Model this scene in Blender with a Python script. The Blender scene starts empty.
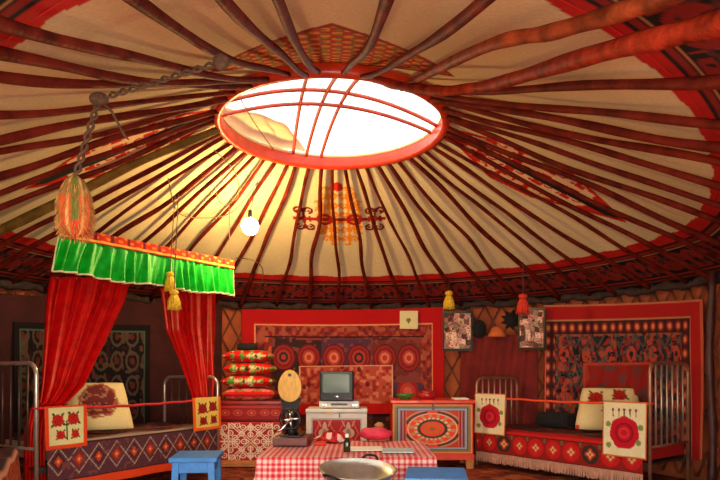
import bpy, math, random
import numpy as np
from mathutils import Vector, Matrix
random.seed(7); RNG = np.random.default_rng(7)
S = bpy.context.scene; COL = S.collection
PI = math.pi
FPX = 600.0; CAMZ = 1.05; CX0 = 360.0; HY = 370.0
# ------------------------------------------------------------------ basics
def lin(c):
    c = np.asarray(c, float) / 255.0
    return np.where(c <= 0.04045, c / 12.92, ((c + 0.055) / 1.055) ** 2.4)
def at(px, py, d):
    return np.array([(px - CX0) / FPX * d, d, CAMZ - (py - HY) / FPX * d])
def sstep(a, b, x):
    t = np.clip((x - a) / (b - a), 0, 1); return t * t * (3 - 2 * t)
def hash2(i, j, k=0):
    v = np.sin(i * 127.1 + j * 311.7 + k * 74.7) * 43758.5453
    return v - np.floor(v)
def vnoise(x, y, k=0):
    xi, yi = np.floor(x), np.floor(y); xf, yf = x - xi, y - yi
    xf = xf * xf * (3 - 2 * xf); yf = yf * yf * (3 - 2 * yf)
    a = hash2(xi, yi, k); b = hash2(xi + 1, yi, k); c = hash2(xi, yi + 1, k); d = hash2(xi + 1, yi + 1, k)
    return (a * (1 - xf) + b * xf) * (1 - yf) + (c * (1 - xf) + d * xf) * yf
# ------------------------------------------------------------------ materials
def new_mat(name):
    m = bpy.data.materials.new(name); m.use_nodes = True
    nt = m.node_tree; b = nt.nodes['Principled BSDF']
    return m, nt, b
def mat(name, rgb, rough=0.7, metal=0.0, var=0.25, scale=9.0, bump=0.15, bscale=60.0, stretch=(1, 1, 1), sheen=0.0, coat=0.0):
    m, nt, b = new_mat(name); L = nt.links.new
    c = lin(rgb)
    tc = nt.nodes.new('ShaderNodeTexCoord'); mp = nt.nodes.new('ShaderNodeMapping'); mp.inputs['Scale'].default_value = stretch
    L(tc.outputs['Object'], mp.inputs['Vector'])
    n = nt.nodes.new('ShaderNodeTexNoise'); n.inputs['Scale'].default_value = scale; n.inputs['Detail'].default_value = 5
    L(mp.outputs['Vector'], n.inputs['Vector'])
    r = nt.nodes.new('ShaderNodeValToRGB')
    r.color_ramp.elements[0].position = 0.3; r.color_ramp.elements[1].position = 0.7
    r.color_ramp.elements[0].color = (*np.clip(c * (1 - var), 0, 1), 1); r.color_ramp.elements[1].color = (*np.clip(c * (1 + var), 0, 1), 1)
    L(n.outputs['Fac'], r.inputs['Fac']); L(r.outputs['Color'], b.inputs['Base Color'])
    b.inputs['Roughness'].default_value = rough; b.inputs['Metallic'].default_value = metal
    b.inputs['Coat Weight'].default_value = coat; b.inputs['Sheen Weight'].default_value = sheen
    if bump:
        n2 = nt.nodes.new('ShaderNodeTexNoise'); n2.inputs['Scale'].default_value = bscale; n2.inputs['Detail'].default_value = 3
        L(mp.outputs['Vector'], n2.inputs['Vector'])
        bp = nt.nodes.new('ShaderNodeBump'); bp.inputs['Strength'].default_value = bump; bp.inputs['Distance'].default_value = 0.01
        L(n2.outputs['Fac'], bp.inputs['Height']); L(bp.outputs['Normal'], b.inputs['Normal'])
    return m
def mat_attr(name, rough=0.9, bump=0.25, bscale=160.0, sheen=0.1, var=0.15):
    m, nt, b = new_mat(name); L = nt.links.new
    a = nt.nodes.new('ShaderNodeVertexColor'); a.layer_name = 'Col'
    tc = nt.nodes.new('ShaderNodeTexCoord')
    n = nt.nodes.new('ShaderNodeTexNoise'); n.inputs['Scale'].default_value = bscale; n.inputs['Detail'].default_value = 3
    L(tc.outputs['Object'], n.inputs['Vector'])
    mr = nt.nodes.new('ShaderNodeMapRange'); mr.inputs['From Min'].default_value = .3; mr.inputs['From Max'].default_value = .7
    mr.inputs['To Min'].default_value = 1 - var; mr.inputs['To Max'].default_value = 1 + var
    L(n.outputs['Fac'], mr.inputs['Value'])
    mx = nt.nodes.new('ShaderNodeVectorMath'); mx.operation = 'SCALE'
    L(a.outputs['Color'], mx.inputs[0]); L(mr.outputs['Result'], mx.inputs['Scale']); L(mx.outputs['Vector'], b.inputs['Base Color'])
    b.inputs['Roughness'].default_value = rough; b.inputs['Sheen Weight'].default_value = 0; b.inputs['Specular IOR Level'].default_value = .2
    bp = nt.nodes.new('ShaderNodeBump'); bp.inputs['Strength'].default_value = bump; bp.inputs['Distance'].default_value = 0.006
    L(n.outputs['Fac'], bp.inputs['Height']); L(bp.outputs['Normal'], b.inputs['Normal'])
    return m
def mat_emit(name, rgb, strength):
    m, nt, b = new_mat(name)
    b.inputs['Base Color'].default_value = (*lin(rgb), 1)
    b.inputs['Emission Color'].default_value = (*lin(rgb), 1); b.inputs['Emission Strength'].default_value = strength
    return m
M = dict(
    pole=mat('painted_pole_wood', (98, 29, 18), .6, 0, .55, 8, .6, 40),
    pole_light=mat('worn_pole_wood', (130, 54, 26), .55, 0, .6, 12, .5, 50),
    pole_red=mat('mottled_red_pole', (138, 40, 20), .55, 0, .6, 14, .6, 45),
    olive=mat('olive_pole', (112, 84, 36), .6, 0, .5, 9, .6, 40),
    pole_dark=mat('dark_pole_wood', (74, 34, 30), .5, 0, .5, 7, .5, 40),
    ring=mat('red_painted_ring', (206, 56, 22), .4, 0, .25, 8, .3, 40, coat=.2),
    bar=mat('red_bar', (170, 58, 32), .45, 0, .2, 10, .2),
    cover=mat('pale_cover_felt', (226, 196, 158), .9, 0, .12, 4, .2),
    net=mat('net_cord', (225, 205, 180), .8, 0, .1),
    rope=mat('plaited_rope', (88, 62, 44), .9, 0, .4, 60, .6, 160),
    wire=mat('brown_wire', (104, 74, 40), .6, 0, .1),
    felt_in=mat('wall_felt', (172, 84, 46), .95, 0, .25, 5, .3),
    lattice=mat('lattice_willow', (118, 58, 36), .7, 0, .4, 12, .4),
    beam=mat('dark_wrapping', (58, 40, 34), .9, 0, .5, 14, .6, 60),
    velvet=mat('red_velvet', (176, 8, 12), .3, 0, .25, 14, .25, 40, sheen=0),
    green=mat('green_satin', (10, 158, 30), .42, 0, .3, 14, .25, 50),
    piping=mat('cream_piping', (232, 224, 170), .7, 0, .1),
    maroon=mat('maroon_shade_sheet', (66, 22, 22), .95, 0, .3, 6, .3),
    darkcloth=mat('dark_red_cloth', (118, 26, 22), .9, 0, .25, 6, .3),
    silver=mat('silver_bed_tube', (196, 184, 170), .35, .75, .12, 10, .05),
    bronze=mat('worn_bed_tube', (172, 128, 104), .4, .6, .25, 10, .1),
    darksteel=mat('dark_bed_tube', (84, 66, 56), .45, .6, .3, 10, .1),
    mattress=mat('dark_bed_cover', (84, 44, 38), .95, 0, .45, 18, .4),
    redtape=mat('red_tape', (190, 28, 34), .7, 0, .2),
    orangetape=mat('orange_tape', (238, 74, 24), .7, 0, .1),
    redlac=mat('red_lacquer', (150, 26, 22), .35, 0, .25, 8, .1, coat=.3),
    orangewood=mat('orange_painted_wood', (222, 62, 22), .45, 0, .2, 8, .1, coat=.2),
    palewood=mat('pale_wood', (196, 128, 66), .55, 0, .25, 10, .2, 40, (1, 1, 6)),
    honey=mat('honey_wood', (216, 164, 40), .45, 0, .2, 9, .1, 30, (5, 5, 1), coat=.3),
    black=mat('black_plastic', (22, 21, 22), .35, 0, .2, 10, .05),
    blackiron=mat('black_iron', (28, 26, 26), .35, .6, .3, 20, .2),
    blackcloth=mat('black_cloth', (24, 21, 22), .95, 0, .4, 20, .5),
    brownwood=mat('brown_box_wood', (98, 40, 34), .45, 0, .25, 10, .2, 40),
    grey=mat('grey_cabinet_paint', (222, 220, 214), .5, 0, .1, 8, .05),
    greyd=mat('dark_grey_panel', (92, 90, 88), .5, 0, .1),
    chrome=mat('chrome', (225, 225, 225), .18, 1, .05, 8, 0),
    alum=mat('dull_aluminium', (196, 194, 184), .3, .85, .15, 14, .1, 60),
    blue=mat('blue_painted_wood', (56, 134, 214), .5, 0, .16, 12, .15, 50),
    yellowfringe=mat('yellow_fringe', (232, 186, 42), .8, 0, .3, 40, .6, 160),
    redfringe=mat('red_fringe', (214, 56, 34), .8, 0, .3, 40, .6, 160),
    white=mat('white_paper', (236, 232, 222), .8, 0, .04),
    mat_grey=mat('grey_paper', (176, 192, 198), .7, 0, .12, 30),
    cream=mat('cream_cloth', (226, 208, 160), .9, 0, .1),
    bottle=mat('dark_bottle', (34, 44, 22), .12, 0, .1, 8, 0, coat=.5),
    pink=mat('pink_cloth_bag', (206, 44, 72), .6, 0, .25, 12, .3, 30),
    tan=mat('tan_cloth', (190, 140, 84), .9, 0, .3, 14, .4),
    greenbowl=mat('green_glaze', (64, 122, 50), .25, 0, .15, 9, 0, coat=.4),
    redbowl=mat('red_glaze', (176, 30, 40), .25, 0, .15, 9, 0, coat=.4),
    orangehat=mat('orange_felt_hat', (216, 110, 52), .9, 0, .15),
    attr=mat_attr('woven_pattern'), attr_felt=mat_attr('felt_pattern', .95, .3, 60, 0, .08),
    attr_gloss=mat_attr('painted_pattern', .4, .08, 80, 0, .1), attr_photo=mat_attr('printed_pattern', .6, .0, 80, 0, .02),
)
def mat_screen():
    m, nt, b = new_mat('tv_glass'); b.inputs['Base Color'].default_value = (*lin((112, 134, 134)), 1)
    b.inputs['Roughness'].default_value = .4; return m
M['screen'] = mat_screen()
for k_ in ('pole', 'pole_light', 'pole_red', 'olive'): M[k_].node_tree.nodes['Principled BSDF'].inputs['Specular IOR Level'].default_value = .06
M['green'].node_tree.nodes['Principled BSDF'].inputs['Specular Tint'].default_value = (.3, 1, .35, 1)
M['velvet'].node_tree.nodes['Principled BSDF'].inputs['Specular Tint'].default_value = (1, .42, .2, 1)
# ------------------------------------------------------------------ object helpers
ORG = {}
def props(o, label=None, cat=None, group=None, kind=None):
    if label: o['label'] = label
    if cat: o['category'] = cat
    if group: o['group'] = group
    if kind: o['kind'] = kind
def thing(name, label, cat, loc=(0, 0, 0), rz=0, group=None):
    o = bpy.data.objects.new(name, None); o.empty_display_size = .1; COL.objects.link(o)
    o.location = loc; o.rotation_euler = (0, 0, rz); props(o, label, cat, group)
    ORG[o.name] = Matrix.Translation(loc) @ Matrix.Rotation(rz, 4, 'Z')
    return o
class MB:
    def __init__(s): s.v = []; s.f = []; s.c = []
    def add(s, vs, fs, cs=None):
        n = len(s.v); s.v += [tuple(map(float, p)) for p in vs]; s.f += [tuple(int(i) + n for i in f) for f in fs]
        s.c += list(cs) if cs is not None else [(.5, .5, .5)] * len(vs)
        return s
    def box(s, c, d, rz=0, taper=1.0):
        x, y, z = d[0] / 2, d[1] / 2, d[2] / 2; k, q = math.cos(rz), math.sin(rz); vs = []
        for zz in (-1, 1):
            t = taper if zz < 0 else 1.0
            for a, b in ((-1, -1), (1, -1), (1, 1), (-1, 1)):
                px, py = a * x * t, b * y * t
                vs.append((c[0] + px * k - py * q, c[1] + px * q + py * k, c[2] + zz * z))
        return s.add(vs, [(3, 2, 1, 0), (4, 5, 6, 7), (0, 1, 5, 4), (1, 2, 6, 5), (2, 3, 7, 6), (3, 0, 4, 7)])
    def prism(s, bot, top):
        n = len(bot); return s.add(list(bot) + list(top), [tuple(range(n))[::-1], tuple(range(n, 2 * n))] + [(i, (i + 1) % n, n + (i + 1) % n, n + i) for i in range(n)])
    def tube(s, pts, r, n=8, cap=True, closed=False):
        pts = [Vector(p) for p in pts]; m = len(pts)
        rs = r if hasattr(r, '__len__') else [r] * m
        vs = []; fs = []; prev = None
        for i, p in enumerate(pts):
            if closed: t = pts[(i + 1) % m] - pts[i - 1]
            else: t = pts[min(i + 1, m - 1)] - pts[max(i - 1, 0)]
            t.normalize()
            if prev is None:
                a = Vector((0, 0, 1)) if abs(t.z) < .9 else Vector((1, 0, 0)); u = t.cross(a).normalized()
            else:
                u = prev - t * prev.dot(t)
                u = u.normalized() if u.length > 1e-6 else t.orthogonal().normalized()
            prev = u; w = t.cross(u)
            for k in range(n):
                an = 2 * PI * k / n; vs.append(p + (u * math.cos(an) + w * math.sin(an)) * rs[i])
        for i in range(m if closed else m - 1):
            j = (i + 1) % m
            for k in range(n):
                l = (k + 1) % n; fs.append((i * n + k, i * n + l, j * n + l, j * n + k))
        if cap and not closed: fs += [tuple(range(n))[::-1], tuple(range((m - 1) * n, m * n))]
        return s.add(vs, fs)
    def lathe(s, prof, c=(0, 0, 0), n=24, sx=1, sy=1, caps=True):
        vs = []; fs = []; m = len(prof)
        for r, z in prof:
            for k in range(n):
                an = 2 * PI * k / n; vs.append((c[0] + r * math.cos(an) * sx, c[1] + r * math.sin(an) * sy, c[2] + z))
        for i in range(m - 1):
            for k in range(n):
                l = (k + 1) % n; fs.append((i * n + k, i * n + l, (i + 1) * n + l, (i + 1) * n + k))
        if caps and prof[0][0] > 1e-4: fs.append(tuple(range(n))[::-1])
        if caps and prof[-1][0] > 1e-4: fs.append(tuple(range((m - 1) * n, m * n)))
        return s.add(vs, fs)
    def ball(s, c, r, n=12, m=8):
        r = r if hasattr(r, '__len__') else (r, r, r); vs = []; fs = []
        for i in range(m + 1):
            t = PI * i / m
            for k in range(n):
                a = 2 * PI * k / n; vs.append((c[0] + r[0] * math.sin(t) * math.cos(a), c[1] + r[1] * math.sin(t) * math.sin(a), c[2] + r[2] * math.cos(t)))
        for i in range(m):
            for k in range(n):
                l = (k + 1) % n; fs.append((i * n + k, (i + 1) * n + k, (i + 1) * n + l, i * n + l))
        return s.add(vs, fs)
    def grid(s, P, C=None):               # P: (nv,nu,3) array, C: same shape in sRGB 0..255
        nv, nu = P.shape[:2]; i = np.arange(nv * nu).reshape(nv, nu)
        f = np.stack([i[:-1, :-1], i[1:, :-1], i[1:, 1:], i[:-1, 1:]], -1).reshape(-1, 4)
        cs = lin(np.clip(C, 0, 255)).reshape(-1, 3) if C is not None else None
        return s.add(P.reshape(-1, 3), f, cs)
    def build(s, name, m, parent=None, smooth=False, bevel=0, solid=0, world=False, subdiv=0, off=0.0):
        v = s.v
        if parent is not None and world:
            inv = ORG[parent.name].inverted(); v = [inv @ Vector(p) for p in v]
        loc = None
        if parent is None:
            a = np.array(v); mn, mx = a.min(0), a.max(0); loc = ((mn[0] + mx[0]) / 2, (mn[1] + mx[1]) / 2, mn[2])
            v = (a - np.array(loc)).tolist()
        me = bpy.data.meshes.new(name); me.from_pydata([tuple(p) for p in v], [], s.f)
        ca = me.color_attributes.new('Col', 'FLOAT_COLOR', 'POINT')
        ca.data.foreach_set('color', np.concatenate([np.array(s.c, float).reshape(-1, 3), np.ones((len(v), 1))], 1).ravel())
        if smooth: me.polygons.foreach_set('use_smooth', [True] * len(me.polygons))
        me.update(); me.materials.append(m)
        o = bpy.data.objects.new(name, me); COL.objects.link(o)
        if loc: o.location = loc; ORG[o.name] = Matrix.Translation(loc)
        else: ORG[o.name] = ORG[parent.name]
        if parent is not None: o.parent = parent
        if bevel:
            b = o.modifiers.new('bevel', 'BEVEL'); b.width = bevel; b.segments = 2; b.limit_method = 'ANGLE'; b.angle_limit = .7
        if subdiv:
            b = o.modifiers.new('sub', 'SUBSURF'); b.levels = subdiv; b.render_levels = subdiv
        if solid:
            b = o.modifiers.new('solid', 'SOLIDIFY'); b.thickness = solid; b.offset = off
        return o
def tag(o, label, cat, group=None): props(o, label, cat, group); return o
def UV(nu, nv): return np.meshgrid(np.linspace(0, 1, nu), np.linspace(0, 1, nv))
def fill(u, c): return np.zeros(u.shape + (3,)) + np.asarray(c, float)
def put(C, m, c):
    m = np.clip(np.asarray(m, float), 0, 1)[..., None]; return C * (1 - m) + np.asarray(c, float) * m
# ------------------------------------------------------------------ plan of the yurt
CY = 4.8; R_RING = .9; R_FELT = 2.8; R_WALL = 3.42; Z_RING = 3.045; SLOPE = .4605
def zroof(rho): return Z_RING - SLOPE * (rho - R_RING)
def kxy(s, t):
    n = np.maximum(-s, 0) if hasattr(s, 'shape') else max(-s, 0)
    return 1 - t * .39 * n ** 1.02, np.where(s > 0, 1 - .10 * t, 1 + .19 * t)
def plan(th, rho):
    th = np.asarray(th, float); rho = np.asarray(rho, float)
    t = np.clip((rho - R_RING) / (3.3 - R_RING), 0, 1)
    cx = -.22 + .10 * t
    s = np.sin(th); kx, sy = kxy(s, t)
    return cx + rho * np.cos(th) * kx, CY + rho * s * sy
def roof(th, rho, drop=0.0):
    x, y = plan(th, rho); return np.stack([x, y, zroof(np.asarray(rho, float)) - drop + 0 * x], -1)
def inv_plan(x, y):
    r = 1.5; sn = 0.0
    for _ in range(24):
        t = min(max((r - R_RING) / 2.4, 0), 1); cx = -.22 + .10 * t
        kx, sy = kxy(float(sn), t); a, b = (x - cx) / kx, (y - CY) / float(sy)
        r = .5 * r + .5 * math.hypot(a, b); sn = b / max(math.hypot(a, b), 1e-6)
    return r, math.atan2(b, a)
def rho_at(x, y): return inv_plan(x, y)[0]
def roof_hit(px, py, drop=.1):
    d = .8
    while d < 9:
        p = at(px, py, d)
        if p[2] > zroof(rho_at(p[0], p[1])) - drop: return p
        d += .01
    return p
TH = np.linspace(math.radians(2), math.radians(178), 6000)
def wall_theta(px, rho):
    x, y = plan(TH, rho); q = CX0 + FPX * x / y
    return TH[np.argmin(abs(q - px))]
def wall_uv(u, v, q, rho, wav=.008):         # q = (xl, xr, ytl, ytr, ybl, ybr) seen from the doorway
    tl, tr = wall_theta(q[0], rho), wall_theta(q[1], rho)
    th = tl + (tr - tl) * u; x, y = plan(th, rho + wav * np.sin(u * 31 + v * 5))
    dl, dr = plan(tl, rho)[1], plan(tr, rho)[1]
    zt = (CAMZ - (q[2] - HY) / FPX * dl) * (1 - u) + (CAMZ - (q[3] - HY) / FPX * dr) * u
    zb = (CAMZ - (q[4] - HY) / FPX * dl) * (1 - u) + (CAMZ - (q[5] - HY) / FPX * dr) * u
    return np.stack([x, y, zt * (1 - v) + zb * v], -1)
# ------------------------------------------------------------------ motifs
def horn(a, b, s, w=.2):                     # ram's-horn scroll pair, symmetric, returns a mask; a, b in units of s
    a = np.abs(a) / s; b = b / s; m = np.zeros(a.shape)
    r = np.hypot(a - .5, b - .25); m = np.maximum(m, (abs(r - .36) < w * .5) & ~((a < .5) & (b < .0)))
    m = np.maximum(m, (np.hypot(a - .55, b - .2) < w * .55))
    m = np.maximum(m, (a < w * .5) & (abs(b + .25) < .8))
    r2 = np.hypot(a - .32, b + .62); m = np.maximum(m, (abs(r2 - .24) < w * .45) & (b < -.5))
    return m.astype(float)
def rose(C, u, v, cu, cv, r, red=(196, 24, 34), dark=(110, 12, 22), leaf=(58, 120, 44), asp=1.0):
    du = (u - cu) / r; dv = (v - cv) / r * asp; rr = np.hypot(du, dv); an = np.arctan2(dv, du)
    if leaf is not None:
        for k in (.6, 2.4, 4.1, 5.4):
            lu, lv = math.cos(k) * 1.15, math.sin(k) * 1.15
            ca, sa = math.cos(k), math.sin(k); p = (du - lu) * ca + (dv - lv) * sa; q = -(du - lu) * sa + (dv - lv) * ca
            C = put(C, (p / .42) ** 2 + (q / .2) ** 2 < 1, leaf)
    edge = 1 + .09 * np.sin(an * 7)
    C = put(C, rr < edge, red); C = put(C, (abs(np.sin(rr * 7 + an)) < .28) & (rr < edge * .9), dark)
    return C
def medallion(C, x, y, cx, cy, r, cols):
    rr = np.hypot(x - cx, y - cy) / r; an = np.arctan2(y - cy, x - cx)
    for q, c in cols: C = put(C, rr < q * (1 + .015 * np.sin(an * 8)), c)
    return C
def pat_back(u, v):
    x, y = u * 2.66, v * 1.26
    C = fill(u, (186, 22, 24))
    inn = (u > .06) & (u < .945) & (y > .17)
    C = put(C, inn, (232, 150, 110))
    inn = (u > .066) & (u < .939) & (y > .185); C = put(C, inn, (142, 50, 40))
    n = vnoise(x * 9, y * 9, 1); n2 = vnoise(x * 22, y * 22, 2)
    C = put(C, inn & (n > .62), (96, 42, 44)); C = put(C, inn & (n < .3), (168, 72, 52)); C = put(C, inn & (n2 > .78), (206, 96, 66)); C = put(C, inn & (n2 < .16), (60, 30, 34))
    bd = inn & ((y < .31) | (u < .115) | (u > .895))
    C = put(C, bd, (150, 44, 38)); sx = np.sin(x * 44) * np.sin(y * 44 + .5)
    C = put(C, bd & (sx > .35), (160, 66, 52)); C = put(C, bd & (sx < -.45), (116, 42, 40)); C = put(C, bd & (n2 > .66), (172, 84, 64)); C = put(C, bd & (n2 < .2), (96, 44, 50)); C = put(C, inn & (abs(y - .315) < .008) & (u > .11) & (u < .9), (60, 26, 30))
    f = inn & ~bd
    for i, pxc in enumerate((283, 308, 333, 358, 384, 408)):
        cx = (pxc - 242) / 201 * 2.66
        band = f & (abs(x - cx) < .165) & (y > .33)
        C = put(C, band & (abs(y - .55) > .20), (70, 38, 40) if i in (0, 4) else (98, 58, 66) if i in (2, 3) else (146, 62, 50))
        C = put(C, band & (abs(y - .55) <= .20) & (np.hypot(x - cx, y - .55) > .155), (88, 52, 76) if i in (2, 3) else (62, 38, 42) if i in (0, 1) else (120, 52, 46))
        C = put(C, band & (n2 > .7), (136, 66, 62)); C = np.where(f[..., None], medallion(C, x, y, cx, .55, .16, ((.97, (92, 30, 34)), (.88, (160, 44, 42)), (.7, (132, 34, 36)), (.55, (180, 66, 54)), (.38, (226, 120, 92) if i not in (0, 3) else (56, 46, 52)), (.2, (190, 60, 50)))), C)
    cx = (407 - 242) / 201 * 2.66
    b2 = f & (y > .82) & (x > 1.98)
    C = put(C, b2, (92, 62, 84)); C = np.where(b2[..., None], medallion(C, x, y, cx, .93, .15, ((.95, (176, 40, 40)), (.7, (206, 70, 60)), (.4, (222, 110, 90)))), C)
    return C
def pat_pink(u, v):
    x, y = u * 1.2, v * .65; C = fill(u, (196, 84, 66))
    n = vnoise(x * 24, y * 24, 5); C = put(C, n > .66, (222, 128, 100)); C = put(C, n < .28, (160, 48, 42))
    for i in range(11):
        cx, cy = hash2(i, 3) * 1.15, hash2(i, 9) * .5; C = put(C, np.hypot((x - cx) * 1.3, y - cy) < .035, (120, 40, 38))
    C = put(C, (u > .985) | (v < .02) | (u < .012), (236, 176, 140)); C = put(C, v > .78, (206, 28, 26)); return C
def pat_right(u, v):
    x, y = u * 2.35, v * 1.35; C = fill(u, (172, 30, 28))
    C = put(C, v < .014, (190, 110, 80)); C = put(C, (u > .985), (190, 90, 60))
    inn = (u > .008) & (u < .93) & (y > .14); C = put(C, inn, (186, 120, 86))
    inn = (u > .014) & (u < .924) & (y > .155); C = put(C, inn, (92, 30, 28))
    bd = inn & ((y < .275) | (u < .07) | (u > .87))
    p = .12
    dx = (x / p) % 1 - .5; dy = ((y - .155) / p) % 1 - .5; rr = np.hypot(dx, dy)
    C = put(C, bd & (rr < .34), (160, 54, 40)); C = put(C, bd & (rr < .2), (214, 130, 84)); C = put(C, bd & (rr > .48), (50, 34, 36))
    f = inn & ~bd; C = put(C, f, (44, 42, 50))
    C = put(C, f & (abs(y - .285) < .01), (150, 80, 60))
    gx, gy = (x - .14) / .33, (y - .28) / .36
    q = np.hypot((gx % 1 - .5), (gy % 1 - .5)); an = np.arctan2(gy % 1 - .5, gx % 1 - .5)
    C = put(C, f & (q < .42 + .05 * np.sin(an * 6)), (146, 44, 36)); C = put(C, f & (q < .3 + .05 * np.sin(an * 4)), (78, 46, 46)); C = put(C, f & (q < .2), (186, 66, 46)); C = put(C, f & (q < .08), (50, 34, 40))
    n = vnoise(x * 20, y * 20, 8); n2 = vnoise(x * 34, y * 34, 18); C = put(C, f & (n2 > .74), (88, 84, 80)); C = put(C, f & (n2 < .2), (58, 36, 38)); C = put(C, f & (n > .74), (164, 74, 54)); C = put(C, f & (n < .2), (30, 28, 34))
    e = abs(np.abs(gx % 1 - .5) + np.abs(gy % 1 - .5) - .68) < .05; C = put(C, f & e, (84, 70, 62)); return C
def pat_left(u, v):
    x, y = u * 2.6, v * 1.3; C = fill(u, (30, 22, 24))
    b = (u > .04) & (u < .96) & (v > .06); C = put(C, b, (70, 96, 78)); b = (u > .048) & (u < .952) & (v > .07); C = put(C, b, (24, 20, 24))
    n = vnoise(x * 14, y * 14, 4); C = put(C, b & (n > .66), (92, 60, 48)); C = put(C, b & (n < .26), (52, 26, 28))
    g = np.hypot((x / .3) % 1 - .5, (y / .3) % 1 - .5); C = put(C, b & (abs(g - .36) < .06), (84, 70, 60)); C = put(C, b & (g < .14), (96, 40, 36)); return C
def pat_redcloth(u, v):
    x, y = u * .75, v * .5; C = fill(u, (150, 34, 30)); n = vnoise(x * 9, y * 9, 12)
    n2 = vnoise(x * 30, y * 30, 14); C = put(C, n > .7, (104, 62, 60)); C = put(C, n < .25, (166, 58, 46)); C = put(C, n2 > .72, (120, 52, 46)); C = put(C, (v < .04) | (u < .03) | (u > .97), (184, 66, 50)); return C
def pat_skirt_l(u, v):
    x, y = u * 1.75, v * .36; C = fill(u, (84, 46, 54))
    p = .17; gx = (x / p) % 1 - .5; gy = (y - .135) / .215; q = abs(gx) + abs(gy)
    C = put(C, abs(q - .5) < .028, (176, 150, 130)); C = put(C, q < .33, (136, 40, 36)); C = put(C, q < .19, (196, 70, 40)); C = put(C, q < .07, (226, 150, 70))
    k = (np.floor(x / p) % 2 == 0); C = put(C, k & (q < .33) & (q > .24), (60, 32, 40)); n = vnoise(x * 40, y * 40, 2); C = put(C, n > .8, (112, 62, 62))
    C = put(C, v > .8, (216, 66, 26)); C = put(C, abs(v - .79) < .02, (60, 24, 26)); C = put(C, v < .035, (60, 30, 34)); return C
def pat_skirt_r(u, v):
    x, y = u * 1.93, v * .26; C = fill(u, (142, 30, 28))
    p = .205; i = np.floor(x / p); gx = (x / p - i - .5) * p; rr = np.hypot(gx, y - .14); od = (i % 5 == 2)
    an = np.arctan2(y - .14, gx)
    C = put(C, rr < .092, np.where(od[..., None], (60, 44, 40), (196, 26, 30))); C = put(C, rr < .05 * (1 + .2 * np.cos(an * 4)), (184, 60, 44)); C = put(C, rr < .03 * (1 + .3 * np.cos(an * 4)), (224, 170, 112)); C = put(C, rr < .012, (190, 40, 36))
    C = put(C, (np.abs(gx) > .09) & (y < .08), (104, 96, 60)); C = put(C, v < .12, (196, 34, 30)); C = put(C, abs(v - .13) < .02, (70, 22, 24)); C = put(C, v > .95, (90, 24, 24)); return C
def pat_embro_r(u, v):
    C = fill(u, (230, 216, 174)); C = put(C, (u < .03) | (u > .97) | (v > .975) | (v < .03), (206, 110, 60))
    du, dv = (u - .5), (v - .56) * 1.15; rr = np.hypot(du / .335, dv / .335); an = np.arctan2(dv, du)
    fl = rr < 1 + .03 * np.sin(an * 7); C = put(C, fl & (v < .84), (190, 22, 40)); C = put(C, (abs(rr - .55) < .06) & (v < .8), (140, 14, 34)); C = put(C, (abs(rr - .28) < .05), (214, 60, 70))
    for cu in (.24, .38, .5, .63, .76):
        C = put(C, (abs(u - cu - .05 * (v - .2)) < .012) & (v > .14) & (v < .28), (84, 60, 60)); C = put(C, np.hypot(u - cu, v - .15) < .028, (120, 40, 50))
    for cu, cv in ((.14, .8), (.82, .72), (.13, .42), (.87, .45)): C = put(C, np.hypot((u - cu) * .8, v - cv) < .05, (124, 140, 76))
    return C
def pat_embro_l(u, v):
    C = fill(u, (212, 204, 140)); C = put(C, (u < .09) | (u > .91) | (v > .9) | (v < .05), (214, 66, 26))
    for cu, cv, r in ((.3, .34, .14), (.66, .32, .14), (.36, .68, .1), (.7, .68, .1)): C = rose(C, u, v, cu, cv, r, (186, 34, 26), (100, 20, 20), (60, 80, 40))
    C = put(C, (abs(u - .5) < .02) & (v > .35) & (v < .8), (50, 60, 36)); return C
def pat_embro_f(u, v):
    C = fill(u, (224, 190, 90)); C = put(C, (u < .08) | (u > .92) | (v > .9), (226, 96, 30))
    for cu, cv, r in ((.33, .34, .15), (.7, .3, .14), (.36, .72, .12), (.72, .7, .12)): C = rose(C, u, v, cu, cv, r, (150, 26, 24), (80, 16, 18), (70, 72, 40))
    return C
def pat_chestfront(u, v):                    # white scrolls on red
    C = fill(u, (182, 28, 28)); W = (238, 214, 190)
    x, y = (u - .5) * 1.45, v - .5; ax, ay = abs(x), abs(y)
    for q in (0, .42): C = put(C, (abs(abs(ax - q) - ay) > .018) & (abs(abs(ax - q) - ay) < .05), W)
    for cx, cy in ((0, .34), (0, .18), (.17, .36), (.2, .2), (.36, .1), (.3, 0), (.15, 0), (.46, .22), (.42, .4), (.6, .12), (.6, .36), (.68, .24), (.54, .02), (.3, .42)):
        r = np.hypot(ax - cx, ay - cy); C = put(C, abs(r - .058) < .013, W); C = put(C, r < .016, W)
    C = put(C, (ax < .018) & (ay > .1), W); C = put(C, (ay < .018) & (ax > .3), W); C = put(C, (abs(ax - .5) < .016) & (ay > .06), W)
    C = put(C, (u < .02) | (u > .98) | (v < .025) | (v > .975), (206, 60, 44)); return C
def pat_redchest(u, v):
    C = fill(u, (150, 24, 22)); C = put(C, (v > .9), (96, 14, 16)); C = put(C, abs(v - .12) < .03, (200, 70, 50))
    for cx in (.1, .3, .52, .73, .9):
        r = np.hypot((u - cx) * 2.6, v - .5); C = put(C, abs(r - .16) < .04, (190, 62, 48)); C = put(C, r < .06, (206, 110, 84))
        C = put(C, (abs(v - .5) < .03) & (abs(u - cx) > .09) & (abs(u - cx) < .11), (176, 50, 42))
    return C
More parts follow.
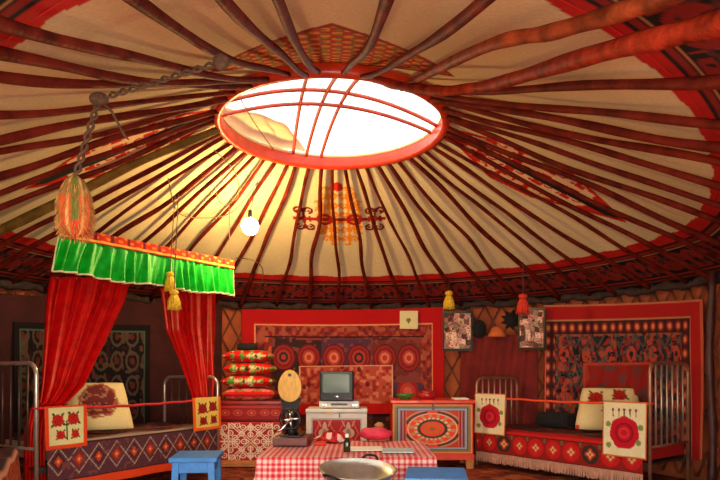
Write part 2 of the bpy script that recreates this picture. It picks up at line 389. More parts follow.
def pat_panel(u, v):                          # painted front of the right chest
    x, y = (u - .5) * 1.27, v - .5; C = fill(u, (226, 78, 28)); ex, ey = .635 - abs(x), .5 - abs(y); e = np.minimum(ex, ey)
    C = put(C, e < .025, (230, 150, 80)); C = put(C, (e > .025) & (e < .065), (150, 124, 76)); C = put(C, (e >= .065) & (e < .08), (40, 40, 50)); C = put(C, (e >= .08) & (e < .115), (158, 172, 190))
    C = put(C, (e >= .115) & (e < .125), (60, 34, 60))
    inn = e >= .125; C = put(C, inn, (226, 66, 22)); C = put(C, inn & (ex < .205), (170, 30, 36)); C = put(C, inn & (ex > .155) & (ex < .17), (170, 170, 180)); C = put(C, inn & (ex >= .205) & (ex < .215), (226, 160, 90))
    an = np.arctan2(y, x); rr = np.hypot(x / 1.25, y); m = inn & (ex > .215); dg = abs(np.sin(2 * an))
    C = put(C, m, (246, 70, 16)); C = put(C, m & (abs(rr - .35) < .02) & (dg > .45), (70, 52, 58)); C = put(C, m & (abs(rr - .315) < .008), (226, 196, 160)); C = put(C, m & (rr > .375) & (dg > .6), (196, 150, 110)); C = put(C, m & (rr > .40) & (dg > .7), (206, 60, 30))
    C = put(C, m & (abs(rr - .27) < .03) & (np.sin(an * 14) > .3), (206, 150, 90))
    C = put(C, m & (abs(rr - .215) < .022) & (np.sin(an * 20) > -.3), (214, 196, 160)); C = put(C, m & (rr < .195), (60, 58, 36)); C = put(C, m & (rr < .155), (246, 74, 18)); C = put(C, m & (abs(rr - .09) < .012), (190, 120, 50)); C = put(C, m & (rr < .035), (150, 110, 50))
    return C
def pat_gingham(x, y, p=.036):
    a = (np.floor(x / (p / 2)) % 2); b = (np.floor(y / (p / 2)) % 2); k = (a + b) / 2
    return fill(x, (232, 196, 186)) * (1 - k[..., None]) + np.array((192, 36, 50)) * k[..., None]
def pat_cushion(k):
    def f(u, v):
        C = fill(u, (232, 206, 150) if k % 2 else (222, 200, 130)); C = put(C, vnoise(u * 9, v * 9, k) > .68, (96, 150, 60)); C = put(C, vnoise(u * 13, v * 13, k + 9) > .72, (40, 60, 34))
        for i in range(25):
            C = rose(C, u, v, (i % 5 + .5) / 5 + .03 * math.sin(i * 3 + k), (i // 5 + .5) / 5 + .02 * math.sin(i * 5 + k), .095, (212, 24, 28), (150, 12, 20), (86, 150, 50))
        return C
    return f
def pat_cushion_red(u, v):
    C = fill(u, (206, 30, 34))
    for i in range(9): C = rose(C, u, v, (i % 3 + .5) / 3, (i // 3 + .5) / 3, .13, (232, 120, 110), (190, 50, 50), (104, 140, 60))
    return C
def pat_pillow_l(u, v):
    C = fill(u, (224, 200, 136)); r = np.hypot((u - .52) * 1.2, v - .42); an = np.arctan2(v - .42, (u - .52) * 1.2)
    C = put(C, (r < .36 + .04 * np.sin(an * 8)), (176, 110, 74)); n = vnoise(u * 16, v * 16, 3); C = put(C, (r < .33) & (n > .42), (110, 40, 36)); C = put(C, (r < .3) & (n < .25), (72, 50, 44)); C = put(C, abs(r - .35) < .015, (150, 70, 50)); return C
def pat_pillow_r(u, v):
    C = fill(u, (228, 206, 150))
    C = rose(C, u, v, .27, .27, .13, (176, 34, 26), (96, 18, 18), (74, 84, 40)); C = rose(C, u, v, .68, .2, .12, (176, 34, 26), (96, 18, 18), (74, 84, 40)); C = rose(C, u, v, .5, .5, .1, (190, 40, 28), (96, 18, 18), (84, 90, 44))
    C = put(C, (abs(v - .36) < .02) & (u > .3) & (u < .6), (70, 70, 40)); C = put(C, ((u > .93) & (v < .2)) | ((u < .06) & (v > .9)), (200, 50, 50)); return C
def pat_collage(seed):
    def f(u, v):
        i, j = np.floor(u * 5 + .3 * np.sin(v * 7)), np.floor(v * 7 + .3 * np.sin(u * 5)); a, b, c = hash2(i, j, seed), hash2(i, j, seed + 1), hash2(i, j, seed + 2)
        n = vnoise(u * 22, v * 30, seed)
        base = 50 + 215 * a ** .8; C = np.stack([base + 30 * (b - .1), base * .82 + 26 * (c - .3), base * .74 + 20 * (b - .5)], -1)
        C = C * (.7 + .5 * n)[..., None]; C = put(C, (n > .8), (180, 60, 60)); C = put(C, n < .17, (40, 46, 44)); return C
    return f
def pat_card(u, v):
    C = fill(u, (228, 214, 160)); C = put(C, np.hypot(u - .48, (v - .52)) < .13, (120, 140, 60)); C = put(C, np.hypot(u - .55, v - .48) < .06, (150, 50, 40)); C = put(C, (abs(u - .5) < .015) & (v > .55) & (v < .72), (90, 90, 50)); return C
# roof felt with sewn ornaments
def pat_roof(th, rho):
    C = fill(th, (226, 204, 156)); n = vnoise(th * 14, rho * 3, 3); C = C * (.95 + .08 * n)[..., None]
    for t0, r0, hw, hl, kind in ((PI / 2 + .02, 1.66, .46, .47, 0), (-PI / 2 + .03, 1.42, .84, .70, 1), (math.radians(9), 1.66, .42, .72, 2), (math.radians(190), 1.6, .42, .7, 2)):
        d = (th - t0 + PI) % (2 * PI) - PI; a = d * rho; b = rho - r0
        dm = abs(a) / hw + abs(b) / hl
        if kind == 0:
            ins = (abs(a) < .25) & (dm < 1.25)
            s = .13; m = np.zeros(th.shape)
            s = .085
            for bb in (.36, .22, .08, -.08, -.22, -.36):
                m = np.maximum(m, horn(abs(a) - .10, (b - .04 - bb) * (-1 if bb > 0 else 1), s * 1.15, .27))
                m = np.maximum(m, horn(abs(a) - .21, (b - .04 - bb * .8) * (-1 if bb > 0 else 1), s * 1.0, .27) * (abs(bb) < .3))
            C = put(C, m * ins, (232, 132, 14)); C = put(C, (np.hypot(abs(a) - .0, b + .42) < .06), (206, 40, 24))
            s2 = np.zeros(th.shape)
            for bb in (.1, -.1): s2 = np.maximum(s2, horn((abs(a) - .38), (b - .06 - bb) * np.sign(bb), .11, .26))
            C = put(C, s2 * (abs(a) > .22) * (abs(a) < .52), (120, 22, 22)); C = put(C, (abs(b - .06) < .025) & (abs(a) < .5), (166, 24, 22))
            C = put(C, abs(np.hypot(abs(a) - .16, b - .06) - .07) < .02, (166, 24, 22))
        elif kind == 1:
            ins = dm < 1; n1 = np.sin(a * 50) * np.sin(b * 50 + .6); n2 = np.sin((a + b) * 38) * np.sin((a - b) * 38)
            C = put(C, ins, (176, 60, 30)); C = put(C, ins & (n1 > .2), (232, 150, 56)); C = put(C, ins & (n1 < -.45), (196, 34, 24)); C = put(C, ins & (n2 > .6), (120, 140, 50)); C = put(C, ins & (dm > .93), (150, 24, 20))
        else:
            ins = (dm < 1.15) & (abs(a) < hw * .9); m = np.zeros(th.shape)
            for bb in (-.36, -.12, .12, .36):
                m = np.maximum(m, horn(abs(a) - .14, b - bb, .17, .28))
            C = put(C, ins, (200, 36, 20)); C = put(C, m * ins, (240, 196, 150)); C = put(C, ins & (abs(a) < .05), (40, 38, 36)); C = put(C, ins & (abs(abs(a) - .3) < .02), (110, 110, 50)); C = put(C, ins & (dm > 1.05), (196, 30, 22))
    C = put(C, (rho > R_FELT - .055 + .012 * np.sin(th * 40)), (196, 28, 22)); return C
def pat_band(th, rho):
    b = rho - R_FELT; a = th * 3.0; C = fill(th, (28, 19, 22))
    C = put(C, b < .05, (190, 28, 22)); C = put(C, (b > .075) & (b < .105), (140, 34, 26)); C = put(C, (b > .118) & (b < .128), (190, 130, 80))
    f = (b > .14) & (b < .44); i = np.floor(a / .36); x = (a / .36 - i - .5) * .36; y = b - .29
    m = horn(x, y * np.where(i % 2 == 0, 1, -1), .17, .3)
    C = put(C, f & (abs(x) > .165), (140, 50, 36)); C = put(C, m * f, (136, 32, 24)); m2 = horn(abs(x) - .1, -y, .12, .25); C = put(C, m2 * f * (m < .5), (84, 42, 38))
    C = put(C, (b > .46) & (b < .485), (160, 40, 30)); C = put(C, (b > .51) & (b < .54), (110, 36, 30)); return C
# ------------------------------------------------------------------ the setting
u, v = UV(340, 340)
fx, fy = -4.6 + u * 9.2, -1.2 + v * 10.4
n = vnoise(fx * 3, fy * 3, 2); C = fill(u, (120, 48, 34)); C = put(C, n > .55, (142, 62, 40)); C = put(C, vnoise(fx * 16, fy * 16, 6) > .62, (92, 34, 28)); C = put(C, vnoise(fx * 11, fy * 11, 7) > .76, (176, 96, 54))
g = abs((fx / .5) % 1 - .5) + abs((fy / .5) % 1 - .5); C = put(C, abs(g - .5) < .05, (150, 80, 50))
P = np.stack([fx, fy, 0 * fx], -1); P[..., 2] -= 0
fl = MB().grid(P[::-1], C[::-1]).build('floor', M['attr'], solid=.0); props(fl, 'dark red and brown patterned felt floor covering', kind='structure')
th = np.linspace(-PI, PI, 1101); rh = np.linspace(.86, R_FELT, 200); T, Rr = np.meshgrid(th, rh)
ce = MB().grid(roof(T, Rr, -.0), pat_roof(T, Rr)).build('ceiling', M['attr_felt'], smooth=True, solid=.02, off=1); props(ce, 'cream felt roof lining with sewn scroll ornaments', kind='structure')
rh = np.linspace(R_FELT, R_WALL + .05, 60); T, Rr = np.meshgrid(th, rh)
bd = MB().grid(roof(T, Rr, 0), pat_band(T, Rr)).build('trim_1', M['attr'], smooth=True, solid=.02, off=1); props(bd, 'dark woven band with red scrolls around the roof edge', kind='structure')
ZW = zroof(R_WALL)
tw = np.linspace(math.radians(-42), math.radians(222), 240); zw = np.linspace(0, ZW, 12); T, Z = np.meshgrid(tw, zw); X, Y = plan(T, R_WALL + .03)
w = MB().grid(np.stack([X, Y, Z], -1)).build('wall_back', M['felt_in'], smooth=True, solid=.03); props(w, 'orange brown felt wall behind the wooden lattice', kind='structure')
lat = MB()
for k in range(-8, 88):
    for sgn in (1, -1):
        t0 = math.radians(-42) + k * math.radians(3.6); pts = []
        for j in range(9):
            z = .05 + (ZW - .1) * j / 8; t = t0 + sgn * math.radians(16) * j / 8
            if t < math.radians(-41.5) or t > math.radians(221.5): continue
            x, y = plan(t, R_WALL - .012 - .016 * (sgn > 0)); pts.append((x, y, z))
        if len(pts) > 2: lat.tube(pts, .012, 5)
l = lat.build('lattice', M['lattice'], w, smooth=True, world=True); l['label'] = 'crossed wooden lattice slats'
tr = MB(); tr.tube([(*plan(t, R_WALL - .07), ZW - .02 + .012 * math.sin(t * 37)) for t in tw], [.04 + .012 * math.sin(i * 1.9) for i in range(len(tw))], 8)
o = tr.build('trim_2', M['beam'], smooth=True); props(o, 'dark wrapped roll along the top of the lattice wall', kind='structure')
# ------------------------------------------------------------------ crown ring
cr = thing('crown_ring', 'round red wooden crown ring open to white sky, with bent crossbars', 'crown ring', (-.22, CY, Z_RING - .06))
CZ = Z_RING - .06
MB().lathe([(.868, -.01), (.88, -.03), (.915, -.03), (.93, .0), (.93, .09), (.90, .11), (.875, .10), (.866, .05), (.868, -.01)], n=72, caps=False).build('rim', M['ring'], cr, smooth=True)
def ringpt(px, py):
    p = at(px, py, 1.0); d = (CZ + .06 - CAMZ) / (p[2] - CAMZ); q = at(px, py, d) - np.array([-.22, CY, CZ])
    k = .9 / math.hypot(q[0], q[1]); return Vector((q[0] * k, q[1] * k, .07))
for (ax, ay, bx, by, h) in ((226, 107, 441, 129, .2), (223, 118, 440, 136, .17), (322, 82, 289, 160, .2), (349, 80, 304, 161, .2), (366, 84, 320, 161, .2)):
    a, b = ringpt(ax, ay), ringpt(bx, by)
    pts = [a.lerp(b, t) + Vector((0, 0, h * (1 - (2 * t - 1) ** 2))) for t in np.linspace(0, 1, 18)]
    MB().tube(pts, .016, 8).build('crossbar', M['bar'], cr, smooth=True)
cc = thing('crown_cover', 'pale weathered cover flap and net stretched above the crown opening', 'roof cover', (-.22, CY, Z_RING + .10))
a = np.linspace(math.radians(108), math.radians(182), 30); rr = np.linspace(0, 1, 8); A, Q = np.meshgrid(a, rr)
c0, c1 = np.array([math.cos(a[0]), math.sin(a[0])]) * 1.0, np.array([math.cos(a[-1]), math.sin(a[-1])]) * 1.0
tt = (A - a[0]) / (a[-1] - a[0]); cho = c0[None, None] * (1 - tt[..., None]) + c1[None, None] * tt[..., None]; cho = cho * (1 - .28 * np.sin(PI * tt))[..., None]; arc = np.stack([np.cos(A), np.sin(A)], -1) * 1.0
xy = cho * (1 - Q[..., None]) + arc * Q[..., None]
MB().grid(np.stack([xy[..., 0], xy[..., 1], .03 * (1 - Q) + .0 + .008 * np.sin(tt * 20)], -1)).build('flap', M['cover'], cc, smooth=True, solid=.012)
nb = MB()
for k in range(-9, 10):
    s = k * .1; e = math.sqrt(max(0, .95 ** 2 - s * s))
    for f in (lambda p, q: (p, q), lambda p, q: (q, p)):
        pts = [(*f(s, -e + 2 * e * t), .27 * (1 - (s * s + (-e + 2 * e * t) ** 2) / .9025) + .06) for t in np.linspace(0, 1, 12)]
        nb.tube(pts, .0022, 4)
nb.build('net', M['net'], cc)
# ------------------------------------------------------------------ roof poles
ORD = 'zeroth first second third fourth fifth sixth seventh eighth ninth tenth eleventh twelfth thirteenth fourteenth fifteenth sixteenth seventeenth eighteenth nineteenth twentieth'.split()
def pole_mesh(th0, i, rad, bend):
    pts = []; rs = []; r0 = .9; r1 = R_WALL - .10; ph = i * 2.4
    for t in np.linspace(0, 1, 22):
        rho = r0 + (r1 - r0) * t; e = math.sin(PI * t)
        lat = bend * (math.sin(t * 7 + ph) * .5 + math.sin(t * 15 + ph * 2) * .22) * (.25 + e)
        p = roof(th0 + lat / rho, rho, 0)[()] if False else roof(np.array(th0 + lat / rho), np.array(rho), .052 + rad * .6 + .012 * math.sin(t * 9 + ph * 1.7))
        pts.append(p); rs.append(rad * (.78 + .3 * t + .08 * math.sin(t * 23 + ph)))
    return MB().tube(pts, rs, 9)
NP = 52
NEAR = {'dark red overhead roof pole reaching the left edge near the top corner': (0, 21), 'dark red roof pole reaching the left edge second below the top corner': (0, 58), 'dark red roof pole reaching the left edge third below the top corner': (0, 76), 'dark red wavy roof pole reaching the right edge just below the thick reddish log': (719, 80), 'dark red overhead roof pole reaching the top edge above the feathered ornament': (128, 0),
        'dark red overhead roof pole just left of the forked pair above the crown ring': (226, 0), 'dark red overhead roof pole at the top edge, right one of a close pair': (276, 0),
        'dark red overhead roof pole crossing the middle of the near zigzag ornament': (387, 0), 'dark red overhead roof pole reaching the top edge left of the thick pale log': (484, 0)}
def theta_of(x, y): return inv_plan(x, y)[1]
TOL = theta_of(*roof_hit(150, 152, .06)[:2]); OLIVE = round((PI / 2 + .055 - TOL) / (2 * PI / NP)) % NP
for i in range(NP):
    th0 = PI / 2 + .055 - i * 2 * PI / NP + random.uniform(-.018, .018)
    rad = random.uniform(.018, .026)
    k = i if i <= NP // 2 else i - NP
    if k > 20 or k < -19: continue            # overhead poles are laid one by one below
    if k == 0: lab = 'crooked dark red roof pole crossing the middle of the far orange scroll ornament'
    elif k > 0: lab = ORD[k] + ' dark red roof pole to the right of the one crossing the far orange ornament'
    else: lab = ORD[-k] + ' dark red roof pole to the left of the one crossing the far orange ornament'
    olive = i == OLIVE
    if olive: rad = .038; lab = 'thick olive brown roof pole running down behind the left end of the green valance'
    o = pole_mesh(th0, i, rad, random.uniform(.02, .045)).build('roof_pole', M['olive'] if olive else M['pole'], smooth=True)
    tag(o, lab, 'roof pole', 'roof poles of the yurt')
for i, (lab, (px, py)) in enumerate(NEAR.items()):
    h = roof_hit(px, py, .07)
    tag(pole_mesh(theta_of(h[0], h[1]), i + 60, .021, .012).build('roof_pole', M['pole'], smooth=True), lab, 'roof pole', 'roof poles of the yurt')
def spline(P, n=10):
    P = [Vector(p) for p in P]; out = []
    for i in range(len(P) - 1):
        a, b, c, d = P[max(i - 1, 0)], P[i], P[i + 1], P[min(i + 2, len(P) - 1)]
        for t in np.linspace(0, 1, n)[:-1]:
            out.append(.5 * ((2 * b) + (c - a) * t + (2 * a - 5 * b + 4 * c - d) * t * t + (3 * b - a - 3 * c + d) * t ** 3))
    return out + [P[-1]]
def free_pole(P, r, m, lab):
    pts = spline(P, 9); n = len(pts)
    o = MB().tube(pts, [r * (.85 + .2 * i / n + .07 * math.sin(i * 1.3)) for i in range(n)], 12).build('roof_pole', m, smooth=True)
    return tag(o, lab, 'roof pole', 'roof poles of the yurt')
RC = Vector((-.22, CY, CZ))
a = ringpt(394, 80) + RC + Vector((0, 0, -.10)); e1, e2 = Vector(roof_hit(480, 49, .08)), Vector(roof_hit(655, 0, .08))
tail = lambda e: Vector(roof(np.array(theta_of(e[0], e[1]) - .02), np.array(R_WALL - .06), .09))
free_pole([a, e1, e1.lerp(e2, .55) + Vector((0, 0, -.01)), e2, tail(e2)], .026, M['pole_light'], 'thick pale orange roof log running up to the top edge at the right')
a = ringpt(362, 80) + RC + Vector((0, 0, -.08)); e1, e2 = at(452, 87, 3.25), Vector(roof_hit(722, 22, .10))
free_pole([a, at(400, 86, 3.66), at(440, 91, 3.35), at(490, 85, 2.98), Vector(roof_hit(600, 53, .12)), e2, tail(e2)], .030, M['pole_red'], 'thick reddish roof log bowing past the crown ring to the upper right corner')
# ------------------------------------------------------------------ wall hangings
def hanging(name, lab, cat, q, rho, pat, nu, nv, thick=.014):
    u, v = UV(nu, nv); P = wall_uv(u, v, q, rho); o = MB().grid(P, pat(u, v)).build(name, M['attr'], smooth=True, solid=thick)
    return tag(o, lab, cat)
RB = R_WALL - .12
hanging('wall_carpet', 'long red wall carpet with a row of round medallions, behind the television', 'carpet', (242, 444, 309, 307, 418, 424), RB, pat_back, 460, 230)
hanging('wall_cloth', 'pinkish red speckled cloth hung low on the medallion carpet behind the television', 'hanging cloth', (299, 393, 366, 365, 415, 414), RB - .05, pat_pink, 170, 90)
hanging('wall_carpet', 'dark patterned wall carpet with wide red border above the right bed', 'carpet', (544, 703, 305, 299, 450, 460), RB, pat_right, 460, 250)
hanging('wall_cloth', 'red and grey blotched cloth on the wall behind the right bed pillow', 'hanging cloth', (583, 652, 363, 362, 432, 434), RB - .05, pat_redcloth, 110, 70)
hanging('wall_carpet', 'dark wall carpet with thin green outline behind the curtained left bed', 'carpet', (14, 150, 322, 325, 432, 430), RB, pat_left, 260, 130)
u, v = UV(60, 40); P = wall_uv(u, v, (460, 537, 336, 334, 440, 440), RB - .03, .025)
o = MB().grid(P).build('wall_cloth', M['darkcloth'], smooth=True, solid=.012); tag(o, 'plain dark red cloth hung behind the right bed footboard', 'hanging cloth')
u, v = UV(120, 40); P = wall_uv(u, v, (-30, 222, 291, 301, 455, 445), RB + .03, .02)
o = MB().grid(P).build('wall_cloth', M['maroon'], smooth=True, solid=.012); tag(o, 'dark maroon sheet added as shade on the wall behind the curtained left bed', 'hanging cloth')  # sheet added to put the canopy's shade into the wall colour
# pictures
def picture(q, rho, pat, lab, frame, cat='framed photo', name='picture_frame', fw=.025):
    c = wall_uv(np.array([[0., 1.], [0., 1.]]), np.array([[0., 0.], [1., 1.]]), q, rho, 0)
    tl, tr_, bl, br = c[0, 0], c[0, 1], c[1, 0], c[1, 1]; ctr = (tl + tr_ + bl + br) / 4
    t = thing(name, lab, cat, tuple(bl * .5 + br * .5))
    nrm = np.array([-(tr_ - tl)[1], (tr_ - tl)[0], 0]); nrm /= np.linalg.norm(nrm); nrm = -nrm if nrm[1] > 0 else nrm
    def quad(k, d):
        f = lambda p: ctr + (p - ctr) * k + nrm * d
        return [f(p) for p in (bl, br, tr_, tl)]
    MB().prism(quad(1, .0), quad(1, .022)).build('frame' if frame else 'backing', M['black'] if frame else M['cream'], t, world=True)
    U, V = UV(46, 60); cn = quad(.88 if frame else .97, .024)
    P = (cn[3] * ((1 - U) * (1 - V))[..., None] + cn[2] * (U * (1 - V))[..., None] + cn[0] * ((1 - U) * V)[..., None] + cn[1] * (U * V)[..., None])
    MB().grid(P, pat(U, V)).build('photo' if frame else 'print', M['attr_photo'], t, world=True)
picture((400, 418, 311, 311, 329, 329), RB - .06, pat_card, 'small square cream picture with green plant pinned on the red carpet border', False, 'picture', 'small_picture')
picture((443, 473, 311, 311, 351, 351), RB - .07, pat_collage(3), 'black framed photo collage left of the dark hats', True)
picture((519, 546, 307, 308, 350, 350), RB - .09, pat_collage(11), 'black framed photo collage right of the dark hats, beside the right carpet', True)
# hats on the lattice
d = plan(wall_theta(479, RB), RB - .08)[1]
p = at(479, 329, d); o = MB().lathe([(.001, .05), (.06, .045), (.085, .02), (.085, -.02), (.001, -.03)], n=20); o.v = [(p[0] + a, p[1] - c, p[2] + b * 1.3) for a, b, c in o.v]
tag(o.build('hat', M['blackcloth'], smooth=True), 'flat round black hat hung beside the left photo collage', 'hat')
p = at(511, 320, plan(wall_theta(509, RB), RB - .08)[1]); o = MB(); o.ball(p, (.07, .05, .07))
for k in range(9):
    a = k * 2 * PI / 9; o.tube([p, p + np.array([math.cos(a) * .08, -.01, math.sin(a) * .08]), p + np.array([math.cos(a) * .13, -.02, math.sin(a) * .125])], [.03, .026, .004], 7)
tag(o.build('fur_hat', M['blackcloth'], smooth=True), 'shaggy black star-shaped fur hat hung left of the right photo collage', 'hat')
p = at(497, 333, plan(wall_theta(500, RB), RB - .09)[1]); o = MB().lathe([(.1, -.05), (.11, -.03), (.09, .0), (.07, .05), (.03, .08), (.001, .085)], tuple(p), 18)
tag(o.build('felt_hat', M['orangehat'], smooth=True), 'orange felt cap between the two black hats on the wall', 'hat')
# ------------------------------------------------------------------ beds
def make_bed(lab, o3, d, s, L, W, hh, fh, zm, metal, metal2, mw=.14):
    rz = math.atan2(d[1], d[0]); t = thing('iron_bed', lab, 'bed', (o3[0], o3[1], 0), rz, 'iron beds along the walls')
    def frame(x, h, nm):
        pts = [(x, 0, 0), (x, 0, h - .09)] + [(x, s * (.09 - .09 * math.cos(a)), h - .09 + .09 * math.sin(a)) for a in np.linspace(.2, PI / 2, 5)] + \
              [(x, s * (W - .09 + .09 * math.sin(a)), h - .09 + .09 * math.cos(a)) for a in np.linspace(0, PI / 2 - .2, 5)] + [(x, s * W, h - .09), (x, s * W, 0)]
        f = MB().tube(pts, .016, 10).build(nm, metal, t, smooth=True)
        MB().tube([(x, 0, zm - .02), (x, s * W, zm - .02)], .012, 8).build('crossbar', metal, f, smooth=True)
        for k in range(1, 7):
            y = s * W * k / 7; MB().tube([(x, y, zm - .02), (x, y, h - .005)], .0085, 7).build('bar', metal2, f, smooth=True)
        return f
    frame(0, hh, 'headboard'); frame(L, fh, 'footboard')
    for y in (.02, W - .02): MB().box((L / 2, s * y, zm - mw - .04), (L - .02, .03, .05)).build('side_rail', M['darksteel'], t)
    MB().box((L / 2, s * W / 2, zm - mw - .03), (L - .04, W - .08, .02)).build('spring_base', M['darksteel'], t)
    return t, rz
def local(o3, d, s):
    nx = (-d[1] * s, d[0] * s)
    return lambda a, b, z: np.array([o3[0] + d[0] * a + nx[0] * b, o3[1] + d[1] * a + nx[1] * b, z])
def mattress(f, L, W, z0, z1, m, lab, edge=None, a0=.04):
    u, v = UV(40, 20); a = a0 + u * (L - .04 - a0); b = .0 + v * W
    q = MB(); 
    bmp = .012 * np.sin(a * 9) * np.sin(b * 13)
    e = np.minimum(np.minimum(u, 1 - u) * L, np.minimum(v, 1 - v) * W); top = z1 - .03 * np.exp(-e / .03) + bmp * (e > .05)
    P = np.stack([f(x, y, z) for x, y, z in zip(a.ravel(), b.ravel(), top.ravel())]).reshape(a.shape + (3,))
    x, y = u * L, v * W
    C = fill(u, (86, 46, 40)); C = put(C, vnoise(x * 18, y * 18, 3) > .6, (124, 62, 52)); C = put(C, vnoise(x * 26, y * 26, 5) > .7, (52, 34, 40))
    C = put(C, v < .09, edge if edge else (150, 124, 110)); q.grid(P, C)
    B = P.copy(); B[..., 2] = z0; q.grid(B[::-1], fill(u, (70, 34, 34)))
    n = 40; 
    for A, Bq in ((P[0], B[0]), (P[-1], B[-1]), (P[:, 0], B[:, 0]), (P[:, -1], B[:, -1])): q.grid(np.stack([A, Bq]), fill(np.zeros((2, len(A))), edge if edge else (90, 50, 44)))
    return tag(q.build('mattress', M['attr'], smooth=False), lab, 'mattress')
def drape(f, a0, a1, b, zt, zb, pat, nu, nv, name, lab, cat, wav=.006, flare=0, fa=16):
    u, v = UV(nu, nv); a = a0 + (a1 - a0) * u; bb = b - wav * np.sin(a * fa + 1) * v - flare * v
    P = np.stack([f(x, y, z) for x, y, z in zip(a.ravel(), bb.ravel(), (zt + (zb - zt) * v).ravel())]).reshape(a.shape + (3,))
    return P, pat(u, v)
# left bed
LO, LD = (-2.32, 4.30), np.array([.498, .867]); LF = local(LO, LD, 1); LL, LW = 1.846, .74
make_bed('silver iron bed under the green and red canopy on the left', LO, LD, 1, LL, LW, 1.10, .98, .50, M['silver'], M['darksteel'])
mattress(LF, LL, LW, .36, .52, M['mattress'], 'thin mattress with dark patterned cover on the left bed', (164, 140, 124), .2)
P, C = drape(LF, .06, LL - .05, -.035, .505, .16, pat_skirt_l, 260, 70, '', '', '', .008)
o = MB().grid(P[:, ::-1], C[:, ::-1]).build('bed_skirt', M['attr'], smooth=True, solid=.008); tag(o, 'purple grey bed skirt with red lozenges and orange hem on the left bed', 'bed skirt')
# right bed: head is near the camera
RO, RD = (2.465, 5.10), np.array([-.609, .793]); RF = local(RO, RD, -1); RL, RW = 1.93, .70
make_bed('worn iron bed in front of the dark carpet on the right', RO, RD, -1, RL, RW, 1.11, .96, .41, M['bronze'], M['silver'])
mattress(RF, RL, RW, .27, .43, M['mattress'], 'mattress with dark cover and red edge on the right bed', (176, 30, 28))
P, C = drape(RF, .04, RL - .03, -.035, .41, .16, pat_skirt_r, 280, 60, '', '', '', .008)
sk = MB().grid(P, C).build('bed_skirt', M['attr'], smooth=True, solid=.008); tag(sk, 'red bed skirt with round flower medallions and pale fringe on the right bed', 'bed skirt')
fr = MB()
for k in range(260):
    a = .04 + (RL - .07) * k / 259; l = random.uniform(.09, .11); p0 = RF(a, -.037 - .008 * math.sin(a * 16 + 1), .162); p1 = RF(a + random.uniform(-.006, .006), -.045 - .01 * math.sin(a * 16 + 1), .162 - l)
    fr.tube([p0, p1], [.0045, .0035], 4)
mf = mat('pale_fringe', (188, 138, 118), .9, 0, .2, 30, .2); f_ = fr.build('fringe', mf, sk, world=True); f_['label'] = 'pale pinkish fringe'
# rails of tape and the embroidered cloths on them
def tape(f, L, z, m, lab):
    pts = [f(L * t, -.028, z - .02 * math.sin(PI * t) + .003 * math.sin(t * 40)) for t in np.linspace(0, 1, 30)]
    mb = MB(); mb.tube(pts, .011, 8); 
    for e in (0, L): mb.tube([f(e + .0 + .026 * math.cos(a), .026 * math.sin(a), z) for a in np.linspace(0, 2 * PI, 12)[:-1]], .008, 6, closed=True)
    tag(mb.build('rail_tape', m, smooth=True), lab, 'tape')
tape(LF, LL, .775, M['redtape'], 'red twisted cord tied between the posts of the left bed')
tape(RF, RL, .765, M['orangetape'], 'bright orange tape tied between the posts of the right bed')
def cloth(f, a0, a1, zt, zb, pat, lab, rev):
    P, C = drape(f, a0, a1, -.047, zt, zb, pat, 64, 60, '', '', '', .007, .01, 30)
    if rev: P, C = P, C
    o = MB().grid(P, C).build('embroidered_cloth', M['attr'], smooth=True, solid=.006); tag(o, lab, 'embroidered cloth', 'cloths hung on the bed rails')
cloth(LF, .03, .37, .787, .47, pat_embro_l, 'cream cloth with four red flowers and orange border on near post of left bed', 0)
cloth(LF, LL - .38, LL - .01, .79, .48, pat_embro_f, 'yellowish cloth with dark red roses hanging above the left blue stool', 0)
cloth(RF, .40, .0, .775, .29, pat_embro_r, 'cream cloth with one large red flower on headboard end of right bed', 0)
cloth(RF, RL - .02, RL - .44, .80, .36, pat_embro_r, 'cream cloth with one large red flower on footboard end of right bed', 0)
# pillows
def pillow(c, w, h, d, rz, tilt, pat, name, lab, cat='pillow', group=None, n=40, flat=False, taper=0):
    u, v = UV(n, n); a, b = u * 2 - 1, v * 2 - 1
    prof = np.clip((1 - a ** 4) * (1 - b ** 4), 0, 1) ** .45; pin = 1 - .06 * (np.abs(a) * np.abs(b)) ** 2 - .05 * (1 - np.abs(a * b))
    X = a * w / 2 * pin * (1 + taper * b); Z = -b * h / 2 * pin; q = MB(); C = pat(u, v)
    k, s = math.cos(tilt), math.sin(tilt); cr_, sr = math.cos(rz), math.sin(rz)
    for sg in (-1, 1):
        Y = sg * d / 2 * prof; y2, z2 = Y * k + Z * s, Z * k - Y * s
        P = np.stack([c[0] + X * cr_ - y2 * sr, c[1] + X * sr + y2 * cr_, c[2] + z2], -1)
        q.grid(P if sg < 0 else P[:, ::-1], C if sg < 0 else C[:, ::-1])
    return tag(q.build(name, M['attr'], smooth=True), lab, cat, group)
p = at(97, 406, 5.03); pillow(p, .52, .43, .12, .42, .35, pat_pillow_l, 'pillow', 'cream pillow with dark red wreath leaning on the left bed', taper=.16)
p = at(609, 409, 5.98); pillow(p, .60, .46, .12, -.38, .35, pat_pillow_r, 'pillow', 'cream pillow with red roses leaning on the right bed', taper=.12)
# dark folded blanket behind the right bed rail
p = RF(1.25, .50, .43); o = MB().box((p[0], p[1], .446 + .075), (.40, .24, .15), math.atan2(RD[1], RD[0])); tag(o.build('folded_blanket', M['blackcloth'], bevel=.04), 'folded black blanket on the right bed, left of the pillow', 'blanket')
